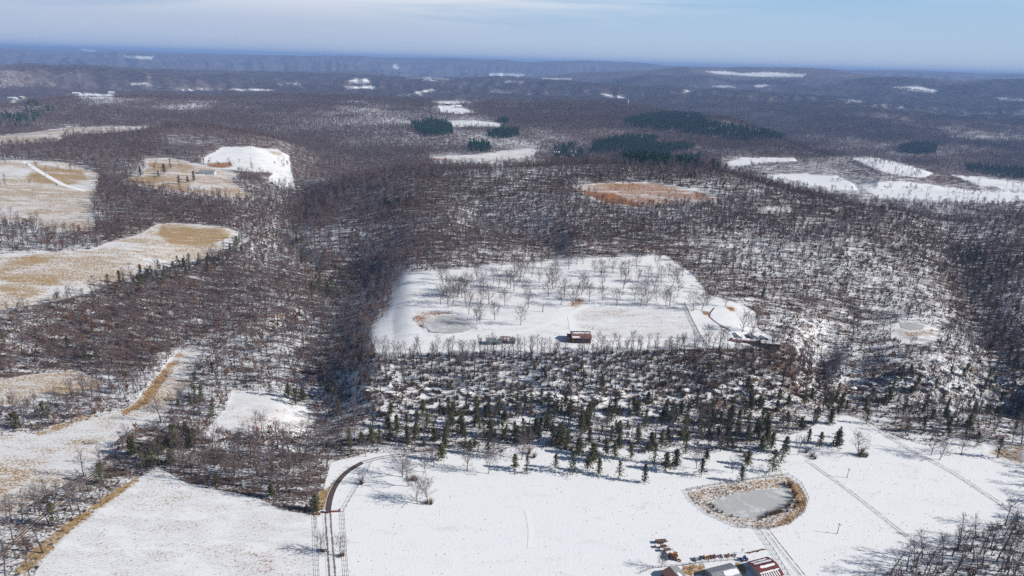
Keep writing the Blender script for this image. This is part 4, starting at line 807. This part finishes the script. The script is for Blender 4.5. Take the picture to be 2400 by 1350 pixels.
# distant houses
def far_house(u_, v_, L_, d_, h_, rz, wm, rm, label, snow=True):
    p = ground(u_, v_); b = empty('farmhouse', p, R_(rz), label, 'house'); sn_ = [(0, 1, 0, .03, .97), (0, 1, 1, .03, .97)] if snow else []
    wing(b, [(-d_, h_), (0, h_+d_*.5), (d_, h_)], L_/2, 0, 0, wm, rm, sn_, [(L_*q, 1.4, 1, 2.2, 0) for q in (-.3, .25)], [(0, 1.3, 2.1, M_dark)]); return b
far_house(487, 408, 20, 5, 3, 5, M_palew, M_gryroof, 'pale grey roofed farmhouse behind bare trees on the distant left farmstead', False)
far_house(1305, 362, 13, 4.5, 4, 20, M_palew, M_gryroof, 'snow roofed pale house at the wood edge right of the tan valley field, upper one')
far_house(1322, 374, 15, 5, 4, -15, M_tanw, M_gryroof, 'tan walled snow roofed house right of the tan valley field, lower one')
far_house(1340, 369, 10, 4, 3.5, 60, M_palew, M_gryroof, 'small pale outbuilding right of the two snow roofed valley houses')
far_house(30, 234, 34, 9, 7, 10, M_palew, M_gryroof, 'leftmost pale building of the far hamlet in the blue left valley')
far_house(52, 231, 26, 8, 6, -20, M_tanw, M_gryroof, 'tan building of the far hamlet in the blue left valley')
far_house(180, 222, 34, 9, 7, 0, M_palew, M_gryroof, 'far pale farm building on the snow strip of the left valley')
far_house(262, 220, 28, 8, 7, 15, M_palew, M_gryroof, 'far farm building at the right end of the left valley snow strip')
far_house(1075, 253, 20, 7, 6, 15, M_palew, M_gryroof, 'far snow roofed house in the clearing on the middle ridge')
far_house(1050, 247, 18, 6, 5, -10, M_brnw, M_gryroof, 'far brown house at the upper left of the middle ridge clearing')
far_house(1606, 277, 22, 6, 6, 10, M_tanw, M_gryroof, 'small house on the crest between the two long dark pine stands')
p = ground(1471, 247); b = empty('silo', p, 0, 'white silo standing on the ridge left of the small far pine strip', 'silo'); MB().bar((0, 0, -1), (0, 0, 20), 3, 14).build('wall', M_palew, b); MB().bar((0, 0, 20.02), (0, 0, 23), 3.1, 14, .2).build('roof', M_gryroof, b)
# masts on the far ridge
for (u_, vb_, hp, lb) in ((1487, 172, 19, 'left'), (1542, 170, 15, 'right')):
    p = ground(u_, vb_); hh = hp*dist(p)/F; b = empty('radio_mast', p, .3, f'{"taller " if lb == "left" else "shorter "}lattice radio mast on the far right ridge skyline, {lb} one of two', 'mast'); m_ = MB(); q_ = [(2.4*math.cos(a), 2.4*math.sin(a)) for a in (0, 2.094, 4.189)]
    for a in q_: m_.bar((*a, -2), (a[0]*.5, a[1]*.5, hh), .45, 3)
    m_.build('leg', M_steel, b); m_ = MB()
    for k in range(14):
        z0_, z1_ = hh*k/14, hh*(k+1)/14
        for i_ in range(3): a, c = q_[i_], q_[(i_+1) % 3]; s0, s1 = 1-.5*k/14, 1-.5*(k+1)/14; m_.bar((a[0]*s0, a[1]*s0, z0_), (c[0]*s1, c[1]*s1, z1_), .3, 3)
    m_.build('bracing', M_steel, b)
# utility poles in the foreground field
for u_, v_, lb in ((1985, 1120, 'upper'), (1962, 1251, 'lower')):
    p = ground(u_, v_); b = empty('utility_pole', p, R_(-20), f'thin wooden utility pole standing in snow, {lb} one right of the big pond', 'pole')
    MB().bar((0, 0, -.5), (.1, 0, 5.2), .13, 8, .09).build('pole', M_post, b); MB().box(-.6, .8, -.05, .05, 4.6, 4.72).build('crossarm', M_post, b)
    m_ = MB(); [m_.bar((xx, 0, 4.72), (xx, 0, 4.9), .05, 6) for xx in (-.5, .1, .7)]; m_.build('insulator', M_palew, b)
p = ground(1272, 731); b = empty('dead_tree', p, 0, 'branchless dead trunk standing in snow left of the brown barn lane', 'tree'); MB().bar((0, 0, -.3), (.1, 0, 3.2), .32, 7, .22).bar((.1, 0, 3.2), (.3, .1, 5.4), .22, 6, .08).bar((.1, 0, 3.6), (-.5, 0, 4.4), .1, 5, .04).build('trunk', M_bark, b)
# ------------------------------------------------------------------ ponds, lanes
M_ice = bpy.data.materials.new('pond_ice'); M_ice.use_nodes = True; nt = M_ice.node_tree; bs = nt.nodes['Principled BSDF']; t = N(nt, 'ShaderNodeTexCoord').outputs['Object']; n1 = node_noise(nt, t, .09, 5, .6, 1); n2 = node_noise(nt, t, .7, 4, .6)
L(nt, node_mix(nt, node_step(nt, node_math(nt, 'ADD', node_math(nt, 'MULTIPLY', n1, .8), node_math(nt, 'MULTIPLY', n2, .2)), .5, .62), node_mix(nt, n2, (.44, .44, .44), (.52, .52, .51)), (.68, .69, .70)), bs.inputs['Base Color']); bs.inputs['Roughness'].default_value = .38; bs.inputs['Specular IOR Level'].default_value = .3
def ground_poly(P): return [ground(a, b) for a, b in P]
for k, P in PONDS.items():
    q = ground_poly(P); c = sum(q, Vector())/len(q); loop = []
    for i_ in range(len(q)):
        a, b2 = q[i_-1], q[i_]; 
        for s in (.0, .33, .66): w_ = a.lerp(b2, s); loop.append(w_+(w_-c).normalized()*rnd.uniform(-.25, 1.0))
    me = bpy.data.meshes.new('pond'); me.from_pydata([(v_.x, v_.y, pondz[k]-.12) for v_ in loop], [], [tuple(range(len(loop)))]); me.materials.append(M_ice); tag(add('pond', me), kind='structure')
def lane_mat(name, c_edge, c_rut, c_mid, cover_, rutw=.16, rutp=.5):
    m = bpy.data.materials.new(name); m.use_nodes = True; nt = m.node_tree; b = nt.nodes['Principled BSDF']; b.inputs['Roughness'].default_value = .9; t = N(nt, 'ShaderNodeTexCoord').outputs['Object']
    a = N(nt, 'ShaderNodeAttribute'); a.attribute_name = 'across'; ab = node_math(nt, 'ABSOLUTE', a.outputs['Fac']); d = node_math(nt, 'ABSOLUTE', node_math(nt, 'SUBTRACT', ab, rutp)); n1 = node_noise(nt, t, .5, 5, .7); n2 = node_noise(nt, t, 2.5, 3, .6)
    k = node_step(nt, node_math(nt, 'ADD', d, node_math(nt, 'MULTIPLY', node_math(nt, 'SUBTRACT', n1, cover_), .8)), rutw*1.3, rutw*.6)
    e = node_step(nt, node_math(nt, 'ADD', ab, node_math(nt, 'MULTIPLY', node_math(nt, 'SUBTRACT', n2, .5), .3)), .78, .92)
    L(nt, node_mix(nt, e, node_mix(nt, k, c_mid, c_rut), c_edge), b.inputs['Base Color']); return m
M_drive = lane_mat('snowy_driveway', SNOW, (.20, .17, .16), (.76, .77, .79), .52); M_gravel = lane_mat('bare_gravel', SNOW, (.085, .06, .055), (.16, .12, .11), .75, .3); M_track = lane_mat('field_track', (.80, .815, .84), (.26, .20, .15), (.80, .815, .84), .50, .13); M_lane = lane_mat('snow_lane', SNOW, (.86, .87, .885), (.86, .87, .885), .5); M_dirtt = lane_mat('dirt_track', (.62, .58, .52), (.15, .095, .065), (.62, .58, .54), .68, .2)
def lane(name, P, wd, m, dz=.06):
    q = ground_poly(P); pth = []
    for a, b2 in zip(q, q[1:]):
        n = max(2, int((b2-a).length/1.6)); pth += [a.lerp(b2, i_/n) for i_ in range(n)]
    pth.append(q[-1]); A = np.array([[v_.x, v_.y] for v_ in pth])
    for _ in range(12): A[1:-1] = (A[:-2]+A[1:-1]*2+A[2:])/4
    T_ = np.gradient(A, axis=0); T_ /= np.linalg.norm(T_, axis=1)[:, None]; Nn = np.stack([-T_[:, 1], T_[:, 0]], 1); vs = []; ac = []
    for s in np.linspace(-1, 1, 9): B = A+Nn*s*wd/2; z_ = hz(B[:, 0], B[:, 1])+dz; vs.append(np.column_stack([B, z_])); ac.append(np.full(len(A), s))
    n = len(A); co_ = np.concatenate(vs); fc_ = [(s*n+i_, s*n+i_+1, (s+1)*n+i_+1, (s+1)*n+i_) for s in range(8) for i_ in range(n-1)]
    me = raw_mesh(name, co_, np.array(fc_)[:, ::-1], [m], True, None, {'across': np.concatenate(ac)}); return tag(add(name, me), kind='structure')
lane('driveway', [(781, 1380), (775, 1300), (771, 1250), (768, 1203)], 4.0, M_drive)
lane('road', [(768, 1203), (770, 1180), (776, 1155), (792, 1126), (815, 1102), (850, 1084)], 3.0, M_gravel, .07)
lane('road', [(850, 1084), (900, 1070), (1000, 1064), (1100, 1052), (1200, 1046), (1330, 1044), (1420, 1038), (1540, 1030), (1640, 1025), (1760, 1012)], 3.4, M_drive, .08)
lane('track', [(2440, 1245), (2330, 1170), (2230, 1105), (2130, 1052), (2060, 1010), (2020, 985)], 3.4, M_track); lane('track', [(1900, 1370), (1850, 1310), (1800, 1245)], 3.2, M_track); lane('track', [(2160, 1285), (2060, 1205), (1980, 1142), (1930, 1108), (1890, 1078)], 2.6, M_track)
lane('path', [(1150, 792), (1200, 785), (1270, 765), (1320, 745), (1350, 728), (1380, 715), (1430, 712)], 3.6, M_lane); lane('path', [(1342, 776), (1338, 755), (1335, 740)], 3.2, M_lane, .09); lane('path', [(1400, 795), (1480, 796), (1560, 797), (1640, 800)], 3, M_lane, .09)
lane('path', [(1235, 1195), (1243, 1225), (1246, 1250), (1242, 1285)], 2.2, M_lane); lane('track', [(-20, 1320), (60, 1245), (150, 1165), (230, 1105), (300, 1062), (360, 1022), (420, 985)], 2.6, M_dirtt); lane('track', [(55, 378), (90, 400), (120, 418), (150, 434), (200, 448)], 6, M_lane)
lane('path', [(1662, 742), (1676, 755), (1692, 765), (1712, 776)], 1.3, M_gravel, .07); lane('path', [(1662, 742), (1664, 732), (1674, 722)], 1.2, M_gravel, .07)
# ------------------------------------------------------------------ fences
post_me = None
def fence(P, step, label, h=1.3, rails=3, closed=False, r=.085, rr_=.045, m=None):
    q = ground_poly(P); q = q+[q[0]] if closed else q; m = m or M_post; tot = sum((b2-a).length for a, b2 in zip(q, q[1:])); step = max(step, tot/96)
    p0 = q[0].copy(); e = empty('fence', p0, 0, label, 'fence'); pst = []
    for a, b2 in zip(q, q[1:]):
        n = max(1, int((b2-a).length/step)); pst += [a.lerp(b2, i_/n) for i_ in range(n)]
    pst.append(q[-1]); pp = [Vector((v_.x, v_.y, float(hz(np.array([v_.x]), np.array([v_.y]))[0])))-p0 for v_ in pst]
    me = MB().bar((0, 0, -.3), (0, 0, h+.12), r, 5).build('post', m, e); me.location = pp[0]
    for v_ in pp[1:]: c = me.copy(); COL.objects.link(c); c.parent = e; c.location = v_
    for k in range(rails):
        zz = h*(k+.8)/rails; mm_ = MB()
        for a, b2 in zip(pp, pp[1:]): mm_.bar((a.x, a.y, a.z+zz), (b2.x, b2.y, b2.z+zz), rr_, 3)
        mm_.build('rail', m, e)
fence([(742, 1207), (745, 1280), (749, 1375)], 2.6, 'dark fence along the left side of the driveway lane'); fence([(806, 1200), (810, 1260), (818, 1375)], 2.6, 'dark fence along the right side of the driveway lane')
fence([(806, 1199), (825, 1165), (845, 1132), (862, 1105), (870, 1085)], 3, 'thin wire fence running from the gate corner up to the small bushy tree', 1.2, 2)
fence([(1608, 1150), (1625, 1176), (1662, 1206), (1728, 1236), (1800, 1241), (1850, 1229), (1886, 1201), (1895, 1170), (1878, 1135), (1846, 1113), (1800, 1119), (1740, 1127), (1660, 1140)], 2.6, 'fence ringing the banks of the big half moon pond', 1.3, 3, True)
fence([(1778, 1242), (1812, 1290), (1860, 1370)], 2.6, 'fence from the pond corner down past the red barn'); fence([(2280, 1015), (2340, 1055), (2420, 1108)], 3, 'fence at the far right edge above the snow field', 1.3, 3)
fence([(1604, 712), (1622, 752), (1650, 806)], 2.8, 'dark fence between the stubble plot and the snow lawn of the pasture house', 1.4, 4, False, .1, .07)
fence([(1500, 1345), (1530, 1332), (1600, 1326), (1660, 1318), (1735, 1312)], 2.2, 'low wire fence between the farm machinery row and the buildings', 1.1, 2)
# gate at the driveway
for k, (u_, v_) in enumerate(((759, 1202), (786, 1200))):
    p = ground(u_, v_); b = empty('gate_wall', p, R_(8 if k else -8), f'low brick wing wall with end pillars on the {"right" if k else "left"} side of the driveway gate', 'wall')
    MB().box(-1.7, 1.7, -.2, .2, -.3, 1.0).build('wall', M_brick, b); m_ = MB().box(-2.05, -1.68, -.27, .27, -.3, 1.5); m_.build('pillar', M_brick, b); MB().box(1.68, 2.05, -.27, .27, -.3, 1.5).build('pillar', M_brick, b); MB().box(-1.66, 1.66, -.24, .24, 1.01, 1.1).build('coping', M_snow, b)
p = ground(749, 1206); b = empty('gate_wall', p, 0, 'reddish brick end post at the left corner of the gate fence line', 'wall'); MB().box(-.3, .3, -.3, .3, -.3, 1.3).build('pillar', M_brick, b); MB().box(-.36, .36, -.36, .36, 1.31, 1.4).build('cap', M_snow, b)
p = ground(762, 1291); b = empty('brick_box', p, R_(10), 'small reddish brick mailbox shelter beside the left driveway tree', 'mailbox'); MB().box(-.7, .7, -.6, .6, -.2, 1.5).build('body', M_brick, b); MB().box(-.45, .45, -.66, -.605, .5, 1.1).build('opening', M_palew, b); MB().box(-.78, .78, -.7, .7, 1.51, 1.62).build('cap', M_snow, b)
# long dark pipes by the belt at lower left
for k in range(5):
    a = ground(263+k*9, 1046-k*1.5); c = ground(312+k*6, 1009+k*2.5); b = empty('steel_trough', a, 0, 'long dark snow filled steel trough in the parallel row beside the lower left tree belt', 'trough', 'steel troughs beside the lower left belt'); d = c-a
    side = Vector((-d.y, d.x, 0)).normalized()*.24; m_ = MB(); vv = []
    for e in (Vector((0, 0, 0)), d):
        for s, zz in ((-1, .75), (-.6, .12), (.6, .12), (1, .75)): vv.append(tuple(e+side*s+Vector((0, 0, zz))))
    m_.add(vv, [(0, 1, 5, 4), (1, 2, 6, 5), (2, 3, 7, 6), (0, 3, 2, 1), (4, 5, 6, 7)]); m_.build('body', M_steel, b)
    m_ = MB(); [m_.add([tuple(d*s_+side*q+Vector((0, 0, z_))) for q, z_ in ((-.9, -.3), (.9, -.3), (.9, .1), (-.9, .1))]+[tuple(d*(s_+.01)+side*q+Vector((0, 0, z_))) for q, z_ in ((-.9, -.3), (.9, -.3), (.9, .1), (-.9, .1))], [(0,1,2,3),(7,6,5,4),(0,4,5,1),(3,2,6,7)]) for s_ in (.04, .35, .65, .95)]; m_.build('stand', M_rust, b)
# ------------------------------------------------------------------ farm machinery
def wheel(par, x_, y_, r, wd, rim=M_steel):
    w_ = MB().cyl((x_, y_, r), (0, 1, 0), r, wd, 14).build('wheel', M_tyre, par); MB().cyl((x_, y_, r), (0, 1, 0), r*.55, wd+.04, 10).build('rim', rim, w_)
def trailer(u_, v_, rz, label, deck, snow_, L_=4.6, sides=False):
    b = empty('flatbed_trailer', ground(u_, v_), R_(rz), label, 'trailer', 'trailers parked in the snow by the farm')
    MB().box(-L_/2, L_/2, -.66, .66, .72, .86).build('deck', deck, b); m_ = MB().box(-L_/2, L_/2, -.5, -.38, .5, .715).box(-L_/2, L_/2, .38, .5, .5, .715); m_.build('frame', M_rust, b); MB().bar((L_/2, -.4, .6), (L_/2+1.1, 0, .55), .07, 5).bar((L_/2, .4, .6), (L_/2+1.1, 0, .55), .07, 5).build('tongue', M_rust, b)
    for x_ in (-.5, .45):
        for y_ in (-.78, .78): wheel(b, x_, y_, .34, .18)
    if snow_: MB().box(-L_/2+.3, L_/2-snow_, -.5, .55, .865, .95).build('snow', M_snow, b)
    if sides: m_ = MB().box(-L_/2, L_/2, -.72, -.665, .7, 1.2).box(-L_/2, L_/2, .665, .72, .7, 1.2).box(-L_/2-.06, -L_/2-.005, -.66, .66, .7, 1.25); m_.build('side_board', M_brnw, b)
trailer(1549, 1272, 8, 'uppermost dark flatbed trailer of the parked row', M_deck, 0, 4.4, True); trailer(1548, 1283, 4, 'second parked trailer from the top with a reddish deck and little snow', M_rust, 2.6); trailer(1558, 1291, 6, 'third parked trailer from the top, dark and brown decked', M_deck, 3.0); trailer(1570, 1298, 10, 'pale snow covered trailer, fourth from the top of the row', M_palew, .5, 3.6)
def tractor(u_, v_, rz, label, body, cab=True, s=1.0, group=None):
    b = empty('tractor', ground(u_, v_), R_(rz), label, 'tractor', group); b.scale = (s, s, s)
    m_ = MB().box(-.1, 1.7, -.38, .38, .75, 1.35).box(-1.0, -.1, -.5, .5, .6, 1.1); m_.build('body', body, b); MB().box(1.705, 1.76, -.3, .3, .8, 1.25).build('grille', M_dark, b); MB().bar((.9, .25, 1.35), (.9, .25, 2.1), .05, 6).build('exhaust', M_dark, b); MB().box(-.75, -.25, -.25, .25, 1.1, 1.5).build('seat', M_dark, b)
    for y_ in (-.75, .75): wheel(b, -.6, y_, .72, .4, body); wheel(b, 1.25, y_*.9, .42, .26, body)
    for y_ in (-1, 1): MB().box(-1.1, -.1, y_*.75-.22, y_*.75+.22, 1.46, 1.54).build('fender', body, b)
    if cab:
        m_ = MB(); [m_.bar((x_, y_, 1.1), (x_, y_, 2.25), .05, 4) for x_ in (-1, 0) for y_ in (-.5, .5)]; m_.build('cab_frame', M_dark, b); MB().box(-1.15, .15, -.62, .62, 2.25, 2.35).build('cab_roof', body, b)
tractor(1578, 1308, 150, 'orange and yellow tractor at the left end of the machinery near the trailers', M_orange, True, 1.15); 
def implement(u_, v_, rz, label, paint, kind, s=1.0):
    b = empty('hay_rake' if kind == 'rake' else 'harrow', ground(u_, v_), R_(rz), label, 'farm implement', 'implements parked in a row by the farm fence'); b.scale = (s, s, s)
    m_ = MB().bar((-1.3, 0, .6), (1.3, 0, .6), .09, 5).bar((0, 0, .6), (0, 1.5, .5), .08, 5).bar((-1, -.5, .6), (1, -.5, .6), .06, 5).bar((-1, -.5, .6), (-1, 0, .6), .06, 5).bar((1, -.5, .6), (1, 0, .6), .06, 5); m_.build('frame', paint, b)
    if kind == 'rake':
        for x_ in (-.9, -.3, .3, .9): 
            m_ = MB().cyl((x_, -.3, .62), (1, .5, 0), .58, .06, 14); wq = m_.build('tine_wheel', paint, b); MB().cyl((x_, -.3, .62), (1, .5, 0), .2, .12, 8).build('hub', M_dark, wq)
    else:
        for x_ in np.linspace(-1.1, 1.1, 8): MB().cyl((x_, -.4, .3), (1, .25, 0), .3, .04, 12).build('disc', M_steel, b)
        MB().box(-.6, .6, -.1, .35, .7, 1.15).build('hopper', paint, b)
    wheel(b, -.7, .5, .32, .18); wheel(b, .7, .5, .32, .18)
implement(1563, 1311, 20, 'dark disc harrow left of the orange tractor', M_steel, 'harrow', .9); implement(1591, 1315, -20, 'orange implement just below the orange tractor', M_orange, 'harrow', .8)
for (u_, v_, c, kd, nm) in ((1628, 1313, M_steel, 'rake', 'leftmost dark ringed hay rake of the implement row'), (1640, 1311, M_bluep, 'rake', 'blue grey hay rake, second from the left of the implement row'), (1650, 1308, M_yel, 'rake', 'yellow hay rake near the middle of the implement row'), (1658, 1309, M_orange, 'harrow', 'orange harrow beside the yellow hay rake'), (1666, 1307, M_redp, 'harrow', 'red harrow right of the orange one in the row'), (1674, 1306, M_redp, 'rake', 'red hay rake right of the red harrow'), (1690, 1305, M_steel, 'harrow', 'dark grey harrow past the gap in the row'), (1706, 1304, M_orange, 'rake', 'orange wheeled rake near the right end of the row'), (1721, 1303, M_steel, 'harrow', 'grey harrow at the right end of the implement row')):
    implement(u_, v_, rnd.uniform(50, 110), nm, c, kd, .85)
tractor(1744, 1313, 200, 'dark blue tractor in the shadow left of the red barn', M_bluep, False, .95)
p = ground(1775, 1294)
for k in range(6):
    q = p+Vector((-3+k*1.1, -.6+k*.35, 0)); b = empty('log', q, R_(20+rnd.uniform(-12, 12)), 'dark reddish log in the heap behind the red barn', 'log', 'logs heaped behind the red barn'); m_ = MB().bar((-1.5, 0, .25), (1.5, .1, .3), .24, 8, .18); m_.bar((.5, 0, .3), (.9, .4, .6), .07, 5, .03); m_.build('trunk', M_rust, b)
p = ground(1738, 1297); b = empty('signpost', p, 0, 'thin leaning dark post with two cross pieces above the implement row', 'post'); MB().bar((0, 0, -.2), (.3, 0, 2.6), .07, 5).build('post', M_rust, b); MB().bar((-.5, 0, 1.8), (.9, 0, 1.9), .05, 5).bar((-.3, 0, 1.2), (.7, 0, 1.3), .05, 5).build('crosspiece', M_rust, b)
# ------------------------------------------------------------------ shrubs and reeds about the ponds
def put_shrub(u_, v_, s, label, group, fx=1.0):
    q = ground(u_, v_); o = P_SHR[rnd.randrange(4)]; e = add('bare_shrub', o); e.location = q-Vector((0, 0, .05)); e.rotation_euler = (0, 0, rnd.uniform(0, 6.28)); e.scale = (s*fx, s*fx, s); tag(e, label, 'shrub', group)
for u_, v_, s in ((1795,1212,.9),(1806,1208,1.2),(1815,1206,1.5),(1824,1203,1.4),(1830,1201,1.1),(1786,1214,.8),(1842,1192,1.0),(1850,1186,1.3),(1856,1176,1.0),(1860,1168,1.2),(1857,1155,1.3),(1852,1143,1.4),(1847,1138,1.5),(1838,1135,1.0),(1866,1160,1.1),(1870,1178,.9),(1862,1190,1.0),(1845,1200,1.1)): put_shrub(u_, v_, s, 'bare reddish shrub on the right shore of the big pond', 'shrubs on the right shore of the big pond')
for u_, v_, s in ((1672,1190,1.0),(1681,1198,.9),(1692,1203,.7),(1715,1211,.8),(1665,1183,.8)): put_shrub(u_, v_, s, 'small bare shrub on the left shore of the big pond', 'shrubs on the left shore of the big pond')
for u_, v_, s in ((2018,1066,1.8),(2024,1070,1.5),(2030,1072,1.2),(2014,1068,1.4)): put_shrub(u_, v_, s, 'tangled brown bush at the foot of the leaning tree above the big pond', 'bushes under the leaning tree')
for u_, v_, s in ((975,1127,1.3),(968,1125,1.5),(1000,1180,1.0),(1010,1182,1.2),(848,1135,1.2),(757,1294,.9),(800,1305,1.0),(805,1303,.8)): put_shrub(u_, v_, s, 'brown tuft of brush at the foot of a bare tree near the driveway', 'brush at the feet of the driveway trees', 1.2)
for u_, v_, s in ((1745,1070,1.4),(1735,1060,1.2),(1752,1080,1.3),(1725,1050,1.3),(1890,1060,1.3),(1903,1070,1.3),(1910,1076,1.0),(1325,1052,1.6),(1340,1056,1.4),(1240,1064,1.5),(1252,1072,1.4)): put_shrub(u_, v_, s, 'low brown thicket on the snowy slope between the scarp and the field', 'thickets on the snowy slope', 1.3)
xb, yb = jitter_grid(.9, 200, 420); zb, = (hz(xb, yb),); ub, vb = project(xb, yb, zb); s_ = np.full(xb.shape, -14.)
for P, g, w_, k in BANKS: s_ = np.maximum(s_, np.where(sdist(PONDS[k], ub, vb) > -1.5, -14, sdist(P, ub, vb)))
s_ = np.where(s_ > 1.5, s_, -14); gs = np.full(xb.shape, -14.)
for P, g, w_ in STRIPS:
    if .7 < g < .99: gs = np.maximum(gs, sdist(P, ub, vb))
kk = ((s_ > 0) & (rng.random(len(xb)) < np.clip(.28+1.2*fbm(xb, yb, 9.+0*xb, 2), .03, .8))) | ((gs > -2.5) & (rng.random(len(xb)) < .22))
instancer('dry_reeds', np.stack([xb[kk], yb[kk], zb[kk]-.05], 1), rng.uniform(0, 6.28, kk.sum()), rng.uniform(.14, .34, kk.sum()), rng.integers(0, 4, kk.sum()), G_SHR, 'dry brown weeds on the pond banks and grass strips')
# ------------------------------------------------------------------ rock ledges along the scarp
def boulder():
    bm = bmesh.new(); bmesh.ops.create_icosphere(bm, subdivisions=3, radius=1); o_ = rnd.uniform(0, 99); 
    for v_ in bm.verts:
        c = v_.co; n = noise.noise(c*1.1+Vector((o_, 0, 0)))*.45+noise.noise(c*2.7+Vector((0, o_, 0)))*.22; c *= 1+n; c.z = round(c.z*2.6)/2.6*.5+c.z*.5
        v_.co = Vector((c.x*rnd.uniform(.98, 1.02), c.y*.8, c.z*.55))
    me = bpy.data.meshes.new('rock'); bm.to_mesh(me); bm.free(); me.materials.append(M_rock); return me
ROCKS = [boulder() for _ in range(7)]; RL = np.array(ROCKLINE, float); cum = np.linspace(0, 1, len(RL))
for k in range(120):
    t = rnd.random(); u_ = float(np.interp(t, cum, RL[:, 0])); v_ = float(np.interp(t, cum, RL[:, 1]))+rnd.gauss(0, 9); q = ground(u_, v_); o = add('rock_ledge', ROCKS[k % 7]); sz = rnd.uniform(.7, 2.2); o.location = q+Vector((0, 0, sz*.1)); o.scale = (sz*rnd.uniform(1, 2.1), sz, sz*rnd.uniform(.7, 1.2)); o.rotation_euler = (0, 0, rnd.uniform(-.4, .4)); third = 'left' if u_ < 1190 else ('middle' if u_ < 1540 else 'right')
    tag(o, f'snow capped rock ledge in the {third} third of the wooded scarp below the upper pasture', 'rock', f'rock ledges in the {third} third of the scarp')
for k in range(46):
    u_ = rnd.uniform(1990, 2390); v_ = 905+rnd.gauss(0, 8); q = ground(u_, v_); o = add('rock_ledge', ROCKS[k % 7]); sz = rnd.uniform(.8, 2.2); o.location = q+Vector((0, 0, sz*.1)); o.scale = (sz*1.7, sz, sz*1.1); o.rotation_euler = (0, 0, rnd.uniform(-.4, .4)); tag(o, 'dark snow capped rock ledge on the right hand scarp above the field corner', 'rock', 'rock ledges of the right scarp')
# ------------------------------------------------------------------ haze
zt = max(H, float(Z[:, :].max()))+12; zb_ = float(Z.min())-5
hv = [(-29000, -3000, zb_), (29000, -3000, zb_), (29000, 31500, zb_), (-29000, 31500, zb_)]; hv += [(a, b, zt) for a, b, c in hv]
me = bpy.data.meshes.new('haze'); me.from_pydata(hv, [], [(0, 3, 2, 1), (4, 5, 6, 7), (0, 1, 5, 4), (1, 2, 6, 5), (2, 3, 7, 6), (3, 0, 4, 7)])
m = bpy.data.materials.new('haze'); m.use_nodes = True; nt = m.node_tree; nt.nodes.clear()
pv = N(nt, 'ShaderNodeVolumePrincipled'); pv.inputs['Color'].default_value = (.34, .545, 1, 1); pv.inputs['Density'].default_value = 9.5e-5; pv.inputs['Anisotropy'].default_value = 0.0
om = N(nt, 'ShaderNodeOutputMaterial'); L(nt, pv.outputs[0], om.inputs['Volume']); me.materials.append(m)
tag(add('haze', me), 'thin blue winter haze over the far hills', None, None, 'stuff')
